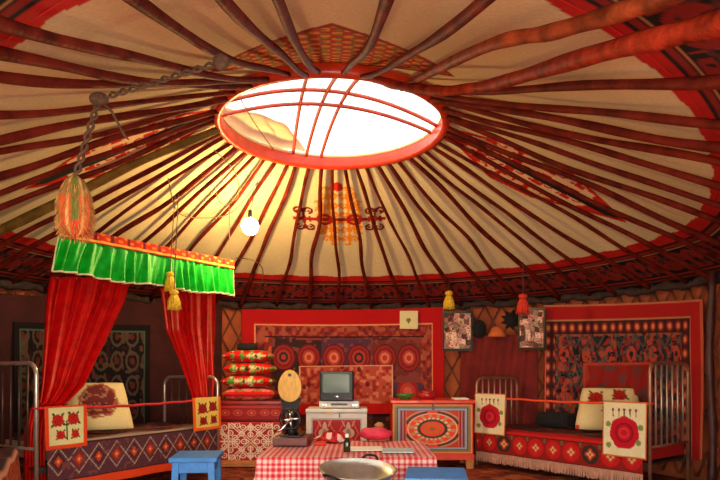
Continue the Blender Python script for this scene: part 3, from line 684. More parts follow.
# near-left bench with bedding
BA, BR = np.array([-2.30, 4.0]), math.atan2(-.9, .44)
bt = thing('low_bench', 'low wooden bench cut off by the left edge, nearest to the camera', 'bench', (BA[0], BA[1], 0), BR)
MB().box((.7, -.27, .44), (1.4, .50, .05)).build('seat', M['brownwood'], bt, bevel=.01)
MB().box((.7, -.045, .34), (1.32, .03, .16)).build('apron', M['orangewood'], bt)
for x in (.05, 1.35):
    for y in (-.08, -.46): MB().box((x, y, .21), (.07, .07, .42)).build('leg', M['brownwood'], bt)
u, v = UV(90, 70); xs = .0 + u * 1.4; vv = v * 1.0; ys = -.52 + np.clip(vv * .78, 0, .53); drop = np.maximum(vv * .78 - .52, 0)
zt = .53 - .05 * np.exp(-np.minimum(xs, 1.4 - xs) / .05) - drop + .010 * np.sin(xs * 12); ys = ys + drop * .1
Cc = fill(u, (60, 34, 34)); Cc = put(Cc, vnoise(xs * 14, vv * 14, 2) > .6, (92, 50, 42)); Cc = put(Cc, drop > .02, (164, 70, 40)); Cc = put(Cc, (drop > .02) & (vnoise(xs * 20, vv * 26, 4) > .55), (116, 40, 30)); Cc = put(Cc, abs(drop - .012) < .012, (196, 140, 110))
k, s_ = math.cos(BR), math.sin(BR)
P = np.stack([BA[0] + xs * k - ys * s_, BA[1] + xs * s_ + ys * k, zt], -1)
o = MB().grid(P[::-1], Cc[::-1]).build('quilt', M['attr'], smooth=True, solid=.02, off=0); tag(o, 'dark quilt with orange woven hem draped over the left edge bench', 'quilt')
# ------------------------------------------------------------------ canopy and curtains
CA, CB = np.array([-2.235, 4.43]), np.array([-1.25, 5.86]); CU = (CB - CA) / np.linalg.norm(CB - CA); CN = np.array([CU[1], -CU[0]])
CLEN = np.linalg.norm(CB - CA)
def on_canopy(px, py, off=0.0):
    A0 = CA + CN * off; k = (px - CX0) / FPX; s = (k * A0[1] - A0[0]) / (CU[0] - k * CU[1]); q = A0 + CU * s
    return np.array([q[0], q[1], CAMZ - (py - HY) / FPX * q[1]]), s
cv = thing('canopy_valance', 'bright green pleated valance with red and yellow top band above the left bed', 'valance', (*(CA + CB) / 2, 1.75))
u, v = UV(420, 24); s = u * CLEN; top = 2.04; wob = .35 * vnoise(s * 3, s * 0, 3)
pl = (.012 + .018 * v) * (np.sin(s * 58 + 4 * np.sin(s * 4.3) + 2 * np.sin(s * 11) + .8 * v) + .7 * np.sin(s * 97 + v * 3) * np.sin(s * 7 + v)) * (.4 + .6 * v)
off = .02 + pl + .03 * v; z = top - .275 * v + .012 * np.sin(s * 9) * v - .02 * (1 - v) * 0
q = CA[None, None] + CU[None, None] * (s[..., None] * (1 + .0 * v[..., None])) + CN[None, None] * off[..., None] + CU[None, None] * (np.minimum(s - CLEN / 2, 0) / CLEN * .16 * v)[..., None]
P = np.concatenate([q, z[..., None]], -1); MB().grid(P).build('skirt', M['green'], cv, smooth=True, solid=.004, world=True)
MB().tube([P[-1, i] for i in range(0, 420, 2)], .008, 6).build('piping', M['piping'], cv, smooth=True, world=True)
for i in (0, -1): MB().tube([P[j, i] for j in range(24)], .006, 6).build('piping', M['piping'], cv, smooth=True, world=True)
u, v = UV(300, 16); s = u * CLEN; x = s; C = fill(u, (206, 52, 30)); C = put(C, np.sin(x * 60) * np.sin(v * 9 + 1) > .3, (230, 120, 40)); C = put(C, np.sin(x * 43 + 2) > .75, (120, 30, 36)); C = put(C, (v > .7) & (v < .92), (244, 170, 70)); C = put(C, v > .92, (190, 30, 24))
q = CA[None, None] + CU[None, None] * s[..., None] + CN[None, None] * (.03 + .004 * np.sin(s * 40))[..., None]
MB().grid(np.concatenate([q, (2.115 - .085 * v)[..., None]], -1), C).build('top_band', M['attr'], cv, smooth=True, solid=.012, world=True)
MB().tube([(*(CA + CU * t + CN * 0.0), 2.085) for t in np.linspace(-.02, CLEN + .02, 12)], .012, 8).build('rod', M['pole'], cv, smooth=True, world=True)
# strings holding the rod up to the roof poles
for t, in ((0.02,), (.98,)):
    p = CA + (CB - CA) * t; z1 = zroof(rho_at(p[0], p[1])) - .09
    MB().tube([(p[0], p[1], 2.09), (p[0], p[1], z1)], .004, 6).build('string', M['rope'], cv, world=True)
def curtain(rows, lab, off, fold, amp):
    rows = np.array(rows, float); nv, nu = 70, 90; ys = np.linspace(rows[0, 0], rows[-1, 0], nv); P = np.zeros((nv, nu, 3))
    for j, y in enumerate(ys):
        xl = np.interp(y, rows[:, 0], rows[:, 1]); xr = np.interp(y, rows[:, 0], rows[:, 2])
        a, sa = on_canopy(xl, y, off); b, sb = on_canopy(xr, y, off)
        for i in range(nu):
            t = i / (nu - 1); s = sa + (sb - sa) * t; zz = a[2] * (1 - t) + b[2] * t
            k = amp * math.sin(t * fold + 1.2 * math.sin(t * 7) + j * .012) * (.75 + .25 * math.sin(j * .05 + t * 5)) + .16 * amp * math.sin(t * fold * 2.6 + j * .05)
            qq = CA + CU * s + CN * (off + k); P[j, i] = (qq[0], qq[1], zz)
    return tag(MB().grid(P).build('curtain', M['velvet'], smooth=True, solid=.006), lab, 'curtain', 'red curtains of the left bed')
curtain([(277, 50, 130), (300, 46, 124), (330, 44, 110), (360, 42, 95), (385, 40, 83), (402, 38, 66), (410, 29, 48), (425, 26, 43), (452, 24, 42), (505, 24, 44)], 'shiny red curtain gathered to the near post of the left bed', -.14, 27, .04)
curtain([(288, 160, 216), (330, 165, 216), (360, 178, 215), (385, 187, 215), (400, 192, 213), (416, 196, 212)], 'shiny red curtain gathered to the far post of the left bed', -.27, 22, .03)
# ------------------------------------------------------------------ hanging ornaments
def chain(a, b, r=.008, n=28, amp=.012):
    a, b = Vector(a), Vector(b); mb = MB()
    for ph in (0, PI):
        pts = []
        for i in range(n * 4 + 1):
            t = i / (n * 4); d = (b - a).normalized(); u_ = d.orthogonal().normalized(); w_ = d.cross(u_); an = t * n * 1.2 + ph
            pts.append(a.lerp(b, t) + (u_ * math.cos(an) + w_ * math.sin(an)) * amp)
        mb.tube(pts, r, 6)
    return mb
hp = Vector(roof_hit(99, 99, .14)); D0 = hp.y; tp = at(75, 176, D0)
fo = thing('feather_ornament', 'large orange and green feathered ornament hanging from ropes at upper left', 'hanging ornament', (tp[0], tp[1], tp[2] - .3))
pl = Vector(roof_hit(221, 62, .14))
chain(tp + np.array([0, 0, -.01]), tp * .08 + np.array(hp) * .92, .007, 18, .011).build('rope', M['rope'], fo, smooth=True, world=True)
chain(hp, pl, .006, 30, .009).build('rope', M['rope'], fo, smooth=True, world=True)
MB().ball(hp, (.045, .03, .03)).build('knot', M['rope'], fo, smooth=True, world=True)
MB().ball(pl + Vector((0, 0, 0)), (.035, .025, .035)).build('knot', M['rope'], fo, smooth=True, world=True)
MB().tube([hp, hp + Vector((.06, 0, -.06)), hp + Vector((.12, -.01, -.17)), hp + Vector((.14, -.01, -.19))], [.008, .007, .006, .003], 6).build('loose_end', M['rope'], fo, smooth=True, world=True)
u, v = UV(40, 40); an = u * 2 * PI; prof = np.interp(v, [0, .08, .3, .6, .85, .95, 1], [.015, .042, .066, .074, .066, .04, .0]); prof = prof * (1 + .06 * np.sin(an * 9 + v * 5))
P = np.stack([tp[0] + prof * np.cos(an), tp[1] + prof * np.sin(an), tp[2] - .285 * v], -1)
C = fill(u, (140, 104, 50)); C = put(C, v > .35, (196, 84, 40)); C = put(C, np.sin(an * 4) > .5, (196, 58, 34)); C = put(C, (np.sin(an * 5 + 1) > .6) & (v < .75), (96, 104, 44)); C = put(C, (np.sin(an * 7) > .92), (206, 160, 96))
MB().grid(P, C).build('pouch', M['attr'], fo, smooth=True, world=True)
fu = MB()
for k in range(520):
    a, t = random.uniform(0, 2 * PI), random.uniform(.12, .97); r = np.interp(t, [0, .08, .3, .6, .85, .95, 1], [.015, .042, .066, .074, .066, .04, .0]); b = np.array([tp[0] + r * math.cos(a), tp[1] + r * math.sin(a), tp[2] - .285 * t])
    fu.tube([b, b + np.array([math.cos(a) * .016, math.sin(a) * .016, -.03])], [.0018, .0006], 3)
fu_o = fu.build('feathers', mat('feather', (176, 120, 60), .9, 0, .5, 30, .2), fo, world=True); fu_o['kind'] = 'stuff'
def tassel(p, w, h, m, name, lab, top, strands=46, knob=None):
    t = thing(name, lab, 'tassel', (p[0], p[1], p[2] - h)); p = np.array(p)
    MB().tube([p, top], .004, 6).build('cord', M['rope'], t, world=True)
    MB().ball(p - np.array([0, 0, h * .12]), (w * .33, w * .33, h * .14)).build('head', knob or m, t, smooth=True, world=True)
    mb = MB(); mb.lathe([(w * .2, -h * .2), (w * .36, -h * .45), (w * .40, -h * .8), (w * .3, -h * .93), (.001, -h * .93)], tuple(p), 14)
    for k in range(strands):
        a = k * 2.4; r = w * .45 * math.sqrt((k + .5) / strands)
        mb.tube([p + np.array([math.cos(a) * r * .4, math.sin(a) * r * .4, -h * .2]), p + np.array([math.cos(a) * r * .9, math.sin(a) * r * .9, -h * .55]), p + np.array([math.cos(a) * r * 1.08, math.sin(a) * r * 1.08, -h * random.uniform(.92, 1)])], [.007, .008, .004], 5)
    MBo = mb.build('fringe', m, t, smooth=True, world=True)
p, _ = on_canopy(170, 272, .10); tp_ = Vector(roof_hit(175, 195, .12)); tassel(p, .10, .17, M['yellowfringe'], 'tassel', 'double yellow tassel hanging in front of the green valance, upper one', tp_)
p, _ = on_canopy(174, 290, .22); tassel(p, .12, .17, M['yellowfringe'], 'tassel', 'yellow tassel below the first, against the red curtain under the valance', Vector(tp_) + Vector((.06, -.10, -.02)))
for (px, py0, py1, m, lab, w, sy) in ((449, 291, 310, M['yellowfringe'], 'yellow tassel hanging above the left photo collage', .15, 282), (523, 294, 315, M['redfringe'], 'red tassel on a cord hanging above the right photo collage', .15, 262)):
    top = Vector(roof_hit(px, sy, .1)); y = top.y - .02; p = at(px, py0, y); h = (py1 - py0) / FPX * y; tassel(p, w, h, m, 'tassel', lab, top)
# electric wires
def wire(pts, lab, r=.005):
    P = [Vector(p) for p in pts]; out = []
    for i in range(len(P) - 1):
        a, b, c, d = P[max(i - 1, 0)], P[i], P[i + 1], P[min(i + 2, len(P) - 1)]
        for t in np.linspace(0, 1, 10)[:-1]:
            out.append(.5 * ((2 * b) + (c - a) * t + (2 * a - 5 * b + 4 * c - d) * t * t + (3 * b - a - 3 * c + d) * t ** 3))
    out.append(P[-1]); return tag(MB().tube(out, r, 6).build('electric_wire', M['wire'], smooth=True), lab, 'wire')
BD = 5.55; bp = at(250, 226, BD); broof = Vector(roof_hit(258, 180, .12))
wire([roof_hit(168, 178, .12), roof_hit(178, 212, .16), roof_hit(205, 218, .17), roof_hit(232, 212, .15), roof_hit(258, 182, .12)], 'brown wire looping under the roof poles to the light bulb')
wire([roof_hit(214, 150, .12), roof_hit(235, 172, .18), roof_hit(238, 196, .16), roof_hit(222, 204, .14), roof_hit(214, 186, .13)], 'brown wire loop hanging below the left rim of the crown ring')
wire([roof_hit(236, 258, .12), at(252, 260, 6.2), at(262, 268, 6.4), at(262, 282, 6.6), at(258, 292, 6.9)], 'brown wire curling down beside the right end of the green valance')
wire([RC + ringpt(257, 94), RC + ringpt(257, 94).lerp(ringpt(265, 158), .5) + Vector((-.02, 0, -.0)), RC + ringpt(265, 158)], 'thin dark cord hanging across the left of the crown opening', .005)
lb = thing('light_bulb', 'glowing bare light bulb hanging right of the green valance', 'light bulb', tuple(bp + np.array([0, 0, -.07])))
MB().tube([broof, Vector(bp) + Vector((0, 0, .13))], .004, 6).build('cord', M['wire'], lb, world=True)
MB().lathe([(.001, .15), (.018, .145), (.02, .08), (.024, .062), (.001, .06)], tuple(bp), 14).build('socket', M['black'], lb, smooth=True, world=True)
MB().lathe([(.001, -.085), (.038, -.075), (.068, -.044), (.082, 0), (.068, .040), (.034, .066), (.018, .075)], tuple(bp), 20).build('bulb', mat_emit('bulb_glow', (255, 214, 140), 165.0), lb, smooth=True, world=True)
# ------------------------------------------------------------------ chests at the back left
GD = 6.43
def front(px0, px1, d): return ((px0 - CX0) / FPX * d, (px1 - CX0) / FPX * d)
def zpx(py, d): return CAMZ - (py - HY) / FPX * d
def frontgrid(x0, x1, z1, z0, y, pat, nu, nv, parent, name, m):
    u, v = UV(nu, nv); P = np.stack([x0 + (x1 - x0) * u, 0 * u + y, z1 + (z0 - z1) * v], -1); return MB().grid(P, pat(u, v)).build(name, m, parent, world=True, solid=.006)
x0, x1 = front(217, 283, GD); xc = (x0 + x1) / 2; W = x1 - x0
c1 = thing('patterned_chest', 'low chest with white scrolls on a red front, under the red chest', 'chest', (xc, GD + .22, 0))
MB().box((0, 0, .28), (W, .42, .42)).build('body', M['redlac'], c1, bevel=.008)
frontgrid(x0 + .02, x1 - .01, zpx(422, GD), zpx(462, GD) + .01, GD + .005, pat_chestfront, 150, 100, c1, 'front_panel', M['attr_gloss'])
MB().box((0, -.02, .045), (W + .01, .42, .07)).build('plinth', M['palewood'], c1, bevel=.008)
for x in (-W / 2 + .05, W / 2 - .05):
    for y in (-.2, .15): MB().box((x, y, .006), (.06, .06, .012)).build('foot', M['brownwood'], c1)
c2 = thing('red_chest', 'red lacquered chest with small flower motifs, stacked under the cushions', 'chest', (xc, GD + .23, .49))
zt = zpx(401, GD)
MB().box((0, 0, (zt - .49) / 2 - .015), (W - .01, .40, zt - .49 - .04)).build('body', M['redlac'], c2, bevel=.008)
MB().box((0, 0, zt - .49 - .02), (W + .01, .42, .04)).build('lid', M['redlac'], c2, bevel=.01)
frontgrid(x0 + .015, x1 - .015, zt - .045, .505, GD + .022, pat_redchest, 130, 50, c2, 'front_panel', M['attr_gloss'])
# cushions
cx = (246 - CX0) / FPX * GD; zc = zt
names = ['lowest cushion of the stack, mostly red with pale roses', 'second cushion from the bottom of the stack, red roses and green leaves', 'third cushion from the bottom of the stack, red roses on cream', 'topmost rose cushion of the stack, under the black cap']
for k in range(4):
    h = .135 if k else .14; w = .58 - .015 * k
    u, v = UV(44, 44); a, b = u * 2 - 1, v * 2 - 1; prof = np.clip((1 - a ** 4) * (1 - b ** 4), 0, 1) ** .6; pin = 1 - .04 * (1 - np.abs(a * b)); q = MB()
    C = (pat_cushion_red if k == 0 else pat_cushion(k))(u, v); dx = (.01, -.008, .012, -.005)[k]
    for sg in (-1, 1): 
        P = np.stack([cx + dx + a * w / 2 * pin, GD + .22 - b * .18 * pin, zc + h / 2 + sg * h / 2 * prof], -1); q.grid(P if sg < 0 else P[:, ::-1], C if sg < 0 else C[:, ::-1])
    tag(q.build('cushion', M['attr'], smooth=True), names[k], 'cushion', 'stack of rose cushions'); zc += h + .002
o = MB().lathe([(.001, 0), (.105, 0), (.115, .015), (.11, .06), (.10, .075), (.001, .08)], ((244 - CX0) / FPX * GD, GD + .2, zc), 26); tag(o.build('cap', M['blackcloth'], smooth=True), 'flat black skullcap on top of the cushion stack', 'cap')
# oval wooden board
BDp = 6.25; bc = at(290, 386, BDp)
ob = thing('oval_board', 'oval honey coloured wooden board with a dark hole, on a black stand', 'board', (bc[0], bc[1], bc[2] - .17))
u = np.linspace(0, 2 * PI, 40, endpoint=False); rx, rz = .125, .17
ov = lambda y, k: [(rx * k * math.cos(a) * (1 - .10 * math.sin(a)), y, .17 + rz * k * math.sin(a)) for a in u]
MB().prism(ov(.05, .93), ov(-.0, 1)).build('back', M['brownwood'], ob, smooth=False); MB().prism(ov(0, 1), ov(-.025, .96)).build('face', M['honey'], ob)
q = MB(); q.prism([(.018 * math.cos(a), -.02, .285 + .018 * math.sin(a)) for a in u[::2]], [(.018 * math.cos(a), -.029, .285 + .018 * math.sin(a)) for a in u[::2]]); h = q.build('hole', M['black'], ob); h['label'] = 'round dark hole'
sb = thing('display_stand', 'black tapered stand with dark shelf holding the oval wooden board', 'stand', (bc[0], BDp + .06, 0))
zb = bc[2] - .155
MB().prism([(-.06, -.04, zb - .14), (.06, -.04, zb - .14), (.06, .06, zb - .14), (-.06, .06, zb - .14)], [(-.115, -.005, zb + .03), (.115, -.005, zb + .03), (.115, .0, zb + .03), (-.115, .0, zb + .03)]).build('cradle', M['black'], sb)
MB().box((0, 0, (zb - .14) / 2), (.1, .1, zb - .14)).build('post', M['black'], sb); MB().box((0, 0, .015), (.18, .18, .03)).build('base', M['black'], sb, bevel=.008)
# ------------------------------------------------------------------ television and its cabinet
TD = 6.25; x0, x1 = front(306, 367, TD); xc = (x0 + x1) / 2; W = x1 - x0; zt = zpx(409, TD)
tc = thing('television_cabinet', 'grey cabinet with red and white patterned front under the television', 'cabinet', (xc, TD + .22, 0))
MB().box((0, .015, zt / 2), (W - .01, .41, zt - .05)).build('body', M['grey'], tc, bevel=.01)
MB().box((0, 0, zt - .02), (W + .01, .45, .04)).build('top', M['grey'], tc, bevel=.01)
for x in (-W / 2 + .03, W / 2 - .03): MB().box((x, -.2, zt / 2 - .01), (.06, .03, zt - .06)).build('side_stile', M['grey'], tc, bevel=.006)
MB().box((0, -.2, zt - .075), (W - .1, .03, .06)).build('top_rail', M['grey'], tc, bevel=.006)
MB().box((.03, -.219, zt - .065), (.012, .01, .05)).build('catch', M['greyd'], tc)
MB().box((-.07, -.219, zt - .03), (.09, .01, .03)).build('badge', M['honey'], tc)
def pat_cab(u, v):
    C = fill(u, (172, 26, 28)); a = (u * 2) % 1 - .5; b = (v - .32) * .9; r = np.hypot(a, b * 1.0); an = np.arctan2(b, a)
    C = put(C, abs(abs(a) + abs(b) - .42) < .035, (206, 90, 84)); C = put(C, (r < .2 + .05 * np.cos(an * 4)), (206, 176, 160)); C = put(C, r < .1, (170, 120, 100)); C = put(C, (abs(abs(a) - abs(b)) < .03) & (r > .2) & (r < .4), (214, 150, 130)); return C
frontgrid(x0 + .07, x1 - .07, zt - .115, .1, TD + .008, pat_cab, 110, 90, tc, 'front_panel', M['attr_gloss'])
dv = thing('video_player', 'slim silver video player under the television', 'video player', ((339 - CX0) / FPX * TD, TD + .2, zt))
MB().box((0, 0, .045), (.42, .30, .07)).build('case', M['grey'], dv, bevel=.006)
MB().box((0, -.151, .045), (.17, .006, .022)).build('display', M['black'], dv)
for x in (-.17, -.14, .15, .18): MB().box((x, -.152, .04), (.018, .008, .012)).build('button', M['chrome'], dv)
for x in (-.17, .17):
    for y in (-.1, .1): MB().lathe([(.014, 0), (.014, .011)], (x, y, 0), 10).build('foot', M['black'], dv)
tvx0, tvx1 = front(321, 355, TD); tw_ = tvx1 - tvx0; tvc = (tvx0 + tvx1) / 2; th_ = .315; z0 = zt + .08
tv = thing('television', 'small black tube television with grey screen on the video player', 'television', (tvc, TD + .18, z0), -.12)
MB().box((0, -.11, th_ / 2), (tw_, .10, th_)).build('bezel', M['black'], tv, bevel=.012)
MB().prism([(-tw_ / 2 + .01, -.06, .01), (tw_ / 2 - .01, -.06, .01), (tw_ / 2 - .01, -.06, th_ - .01), (-tw_ / 2 + .01, -.06, th_ - .01)], [(-.1, .20, .03), (.1, .20, .03), (.1, .20, th_ - .08), (-.1, .20, th_ - .08)]).build('tube_housing', M['black'], tv, bevel=.008)
u, v = UV(20, 16); a, b = u * 2 - 1, v * 2 - 1; sq = 1 - .03 * b * b
P = np.stack([a * (tw_ / 2 - .03) * sq, -.158 - .012 * (1 - a * a) * (1 - b * b), .185 - b * .105 * (1 - .03 * a * a)], -1); MB().grid(P).build('screen', M['screen'], tv, smooth=True, solid=.004)
MB().box((0, -.162, .283 + .012), (tw_ - .03, .008, .012)).build('top_strip', M['greyd'], tv)
o = MB().lathe([(.02, 0), (.02, .006), (.001, .008)], (0, 0, 0), 16); o.v = [(a, -.160 - c, .048 + b * .6) for a, b, c in o.v]; o.build('logo_plate', M['chrome'], tv)
for x in (-.12, .1, .125, .15): MB().box((x, -.161, .03), (.014, .006, .008)).build('button', M['greyd'], tv)
# bags beside the cabinet
def sack(c, w, h, m, name, lab):
    mb = MB(); prof = [(.001, 0), (w * .42, 0), (w * .5, h * .2), (w * .46, h * .5), (w * .3, h * .74), (w * .12, h * .84), (w * .16, h * .95), (w * .05, h)]
    mb.lathe(prof, c, 22, 1, .8); mb.v = [(x + .012 * math.sin(z * 40 + x * 60), y, z) for x, y, z in mb.v]; return tag(mb.build(name, m, smooth=True), lab, 'sack')
sack(((379 - CX0) / FPX * 6.1, 6.1, 0), .3, .52, M['tan'], 'cloth_sack', 'tan cloth sack standing between the grey cabinet and the orange chest')
sack(((296 - CX0) / FPX * 5.9, 5.9, 0), .22, .45, M['tan'], 'cloth_sack', 'small tan sack left of the grey television cabinet')
# ------------------------------------------------------------------ orange painted chest
OD = 6.35; x0, x1 = front(391, 475, OD); xc = (x0 + x1) / 2; W = x1 - x0; zt = zpx(400, OD)
oc = thing('painted_chest', 'orange chest with a painted oval medallion front and pale feet', 'chest', (xc, OD + .25, 0))
MB().box((0, 0, .1 + (zt - .14) / 2), (W - .03, .48, zt - .14)).build('body', M['orangewood'], oc, bevel=.006)
MB().box((0, 0, zt - .02), (W + .01, .52, .04)).build('lid', M['orangewood'], oc, bevel=.01)
frontgrid(x0 + .02, x1 - .03, zt - .05, .17, OD + .008, pat_panel, 200, 150, oc, 'front_panel', M['attr_gloss'])
MB().box((0, -.235, .125), (W - .01, .04, .06)).build('lower_rail', M['orangewood'], oc, bevel=.006)
for x in (-W / 2 + .05, W / 2 - .05):
    for y in (-.2, .2): MB().box((x, y, .05), (.09, .08, .1), 0, .8).build('foot', M['palewood'], oc)
MB().box((.0, -.258, zt - .075), (.025, .012, .06)).build('clasp', M['greyd'], oc, bevel=.004)
b = at(405, 397, OD + .15); o = MB().lathe([(.001, 0), (.05, 0), (.055, .01), (.09, .035), (.105, .06), (.098, .06), (.08, .038), (.001, .02)], (b[0], b[1], zt), 26); tag(o.build('bowl', M['greenbowl'], smooth=True), 'wide green bowl on the left of the orange chest', 'bowl')
b = at(427, 397, OD + .17); t_ = thing('lidded_pot', 'low red lidded pot on the orange chest, right of the green bowl', 'pot', (b[0], b[1], zt))
MB().lathe([(.001, 0), (.07, 0), (.10, .03), (.105, .055), (.09, .07), (.001, .07)], n=26).build('pot_body', M['redbowl'], t_, smooth=True); MB().lathe([(.088, .07), (.07, .09), (.025, .103), (.001, .104)], n=22).build('lid', M['redbowl'], t_, smooth=True); MB().ball((0, 0, .115), .016).build('knob', M['redbowl'], t_, smooth=True)
b = at(460, 399, OD + .12); o = MB().box((b[0], b[1], zt + .009), (.16, .2, .018)); tag(o.build('folded_napkin', M['white'], bevel=.006), 'folded white cloth at the right end of the orange chest', 'napkin')
# ------------------------------------------------------------------ table
TZ = .50; tx0, tx1, ty0, ty1 = -.645, .475, 3.80, 4.66; TW, TDp = tx1 - tx0, ty1 - ty0
tb = thing('low_table', 'low square table hidden under the red gingham cloth', 'table', ((tx0 + tx1) / 2, (ty0 + ty1) / 2, 0))
MB().box((0, 0, TZ - .025), (TW - .02, TDp - .02, .03)).build('top', M['brownwood'], tb, bevel=.006)
for x in (-1, 1):
    for y in (-1, 1): MB().box((x * (TW / 2 - .08), y * (TDp / 2 - .08), (TZ - .04) / 2), (.06, .06, TZ - .04)).build('leg', M['brownwood'], tb)
E = .30; nx, ny = 230, 200; a = np.linspace(-E, TW + E, nx); b = np.linspace(-E, TDp + E, ny); Aa, Bb = np.meshgrid(a, b)
da = np.maximum(np.maximum(-Aa, Aa - TW), 0); db = np.maximum(np.maximum(-Bb, Bb - TDp), 0); dd = np.maximum(da, db); drop = np.where(dd > .01, dd, dd * dd * 50)
fl_ = .018 * np.sin(Aa * 17) * np.sin(Bb * 17 + 1) * dd / E
xx = tx0 + np.clip(Aa, 0, TW) + np.sign(Aa - TW / 2) * (da * .12 + (da > 0) * .008) + fl_ * (db > 0) * 0 + np.sign(Aa - TW / 2) * (da > 0) * .02 * np.sin(Bb * 19) * dd / E
yy = ty0 + np.clip(Bb, 0, TDp) + np.sign(Bb - TDp / 2) * (db * .12 + (db > 0) * .008) + np.sign(Bb - TDp / 2) * (db > 0) * .02 * np.sin(Aa * 19) * dd / E
zz = TZ - drop - .0
o = MB().grid(np.stack([xx, yy, zz], -1), pat_gingham(Aa, Bb)).build('tablecloth', M['attr'], smooth=True, solid=.005, off=1); tag(o, 'red and white gingham cloth draped over the low table', 'tablecloth')
TS = TZ + .007
def ontable(px, py, z=TS):
    d = (CAMZ - z) / ((py - HY) / FPX); return at(px, py, d)
# sewing machine seen from its wheel end
p = ontable(291, 446); sm = thing('sewing_machine', 'old black hand sewing machine with silver spoked wheel on a brown box', 'sewing machine', (p[0], p[1] + .14, TS), -.05)
MB().box((0, 0, .03), (.25, .30, .06)).build('base_box', M['brownwood'], sm, bevel=.006)
MB().box((0, 0, .068), (.15, .27, .016)).build('bed_plate', M['blackiron'], sm, bevel=.004)
MB().tube([(0, -.08, .07), (0, -.085, .12), (0, -.08, .19), (0, -.03, .215), (0, .06, .21), (0, .10, .20)], [.055, .036, .036, .035, .03, .032], 12).build('arm', M['blackiron'], sm, smooth=True)
MB().box((0, .10, .15), (.045, .05, .13)).build('head', M['blackiron'], sm, bevel=.008); MB().tube([(0, .10, .09), (0, .10, .075)], .004, 6).build('needle', M['chrome'], sm)
MB().tube([(0, -.08, .19), (0, -.135, .19)], .016, 10).build('axle', M['chrome'], sm, smooth=True)
wh = MB().tube([(.07 * math.cos(a), -.125, .19 + .07 * math.sin(a)) for a in np.linspace(0, 2 * PI, 30)[:-1]], .011, 8, closed=True).build('hand_wheel', M['blackiron'], sm, smooth=True)
for k in range(4):
    a = k * PI / 2 + .1; MB().tube([(0, -.13, .19), (.066 * math.cos(a), -.13, .19 + .066 * math.sin(a))], .008, 6).build('spoke', M['chrome'], wh, smooth=True)
MB().tube([(0, -.135, .19), (-.06, -.15, .12), (-.062, -.15, .115), (-.11, -.155, .105)], [.01, .009, .009, .012], 8).build('crank', M['chrome'], sm, smooth=True)
# things on the cloth
def crumple(c, rx, ry, h, seed, pat, name, lab, cat):
    u, v = UV(60, 60); a, b = u * 2 - 1, v * 2 - 1; r = np.hypot(a, b); e = np.clip(1 - r ** 2.5, 0, 1)
    k = np.maximum(1, np.maximum(np.abs(a), np.abs(b))); x = a * rx * (1 - .25 * np.abs(b) ** 3 + .1 * np.sin(b * 7)); y = b * ry * (1 - .25 * np.abs(a) ** 3 + .1 * np.sin(a * 6))
    z = .004 + h * e * (.4 + .6 * vnoise(a * 3 + seed, b * 3, seed)) + .012 * e * np.sin(a * 11 + seed) * np.sin(b * 9)
    return tag(MB().grid(np.stack([c[0] + x, c[1] + y, c[2] + np.maximum(z, .004)], -1)[::-1], pat(u, v)[::-1]).build(name, M['attr'], smooth=True, solid=.004, off=1), lab, cat)
def pat_rw(u, v):
    C = fill(u, (190, 32, 36)); n = vnoise(u * 7, v * 7, 5); C = put(C, n > .56, (226, 190, 180)); C = put(C, n < .2, (120, 18, 24)); return C
crumple(ontable(332, 441), .14, .12, .09, 3, pat_rw, 'crumpled_cloth', 'crumpled red and white cloth on the table beside the sewing machine', 'cloth')
p = ontable(322, 447); o = MB().tube([p + np.array([-.05, 0, .02]), p + np.array([0, .01, .024]), p + np.array([.03, .02, .022])], [.014, .02, .016], 8); tag(o.build('thread_spool', M['redfringe'], smooth=True), 'small bright red roll lying in front of the crumpled cloth', 'roll')
p = ontable(347, 452); bt_ = thing('small_bottle', 'small dark green bottle with white cap on the table', 'bottle', tuple(p))
MB().lathe([(.001, 0), (.022, 0), (.024, .006), (.024, .06), (.018, .078), (.011, .09), (.011, .1)], n=18).build('glass', M['bottle'], bt_, smooth=True); MB().lathe([(.0125, .097), (.0125, .12), (.001, .122)], n=14).build('cap', M['white'], bt_, smooth=True)
p = ontable(376, 440); o = MB(); o.ball((p[0], p[1], TS + .05), (.13, .09, .052), 20, 12); o.v = [(x + .006 * math.sin(z * 90 + y * 50), y, max(z + .008 * math.sin(x * 50) * (z > TS + .04), TS + .002)) for x, y, z in o.v]; tag(o.build('plastic_bag', M['pink'], smooth=True), 'shiny pink red bag on the far right of the table', 'bag')
p = ontable(365, 449); o = MB().box((p[0], p[1] - .0, TS + .003), (.24, .20, .006), .12); tag(o.build('paper_sheet', M['white']), 'blank white sheet on the table right of the bottle', 'paper')
p = ontable(398, 451); o = MB().box((p[0], p[1] - .0, TS + .004), (.21, .20, .008), -.06); tag(o.build('place_mat', M['mat_grey'], bevel=.002), 'grey blue mat on the right corner of the gingham cloth', 'mat')
# wok on a small iron stove
WD = 3.28; wc = at(357, 468.5, WD)
wz = wc[2]; R_ = .208
st = thing('iron_stove', 'low round black iron stove carrying the metal wok', 'stove', (wc[0], WD, 0))
MB().lathe([(.15, .03), (.17, .05), (.17, wz - .14), (.16, wz - .12), (.135, wz - .12), (.135, .06), (.001, .06)], n=28).build('drum', M['blackiron'], st, smooth=True)
for k in range(3): MB().tube([(.14 * math.cos(k * 2.1), .14 * math.sin(k * 2.1), .06), (.16 * math.cos(k * 2.1), .16 * math.sin(k * 2.1), 0)], .016, 8).build('leg', M['blackiron'], st)
wk = thing('wok', 'wide round aluminium wok with two loop handles in front of the table', 'wok', (wc[0], WD, wz - .13)); wk.rotation_euler = (math.radians(7), math.radians(2), 0)
prof = [(.001, 0), (.06, .004), (.12, .03), (.17, .075), (R_, .13), (R_ + .006, .134), (R_ - .002, .136), (.165, .085), (.115, .04), (.055, .014), (.001, .01)]
MB().lathe(prof, n=48).build('pan', M['alum'], wk, smooth=True)
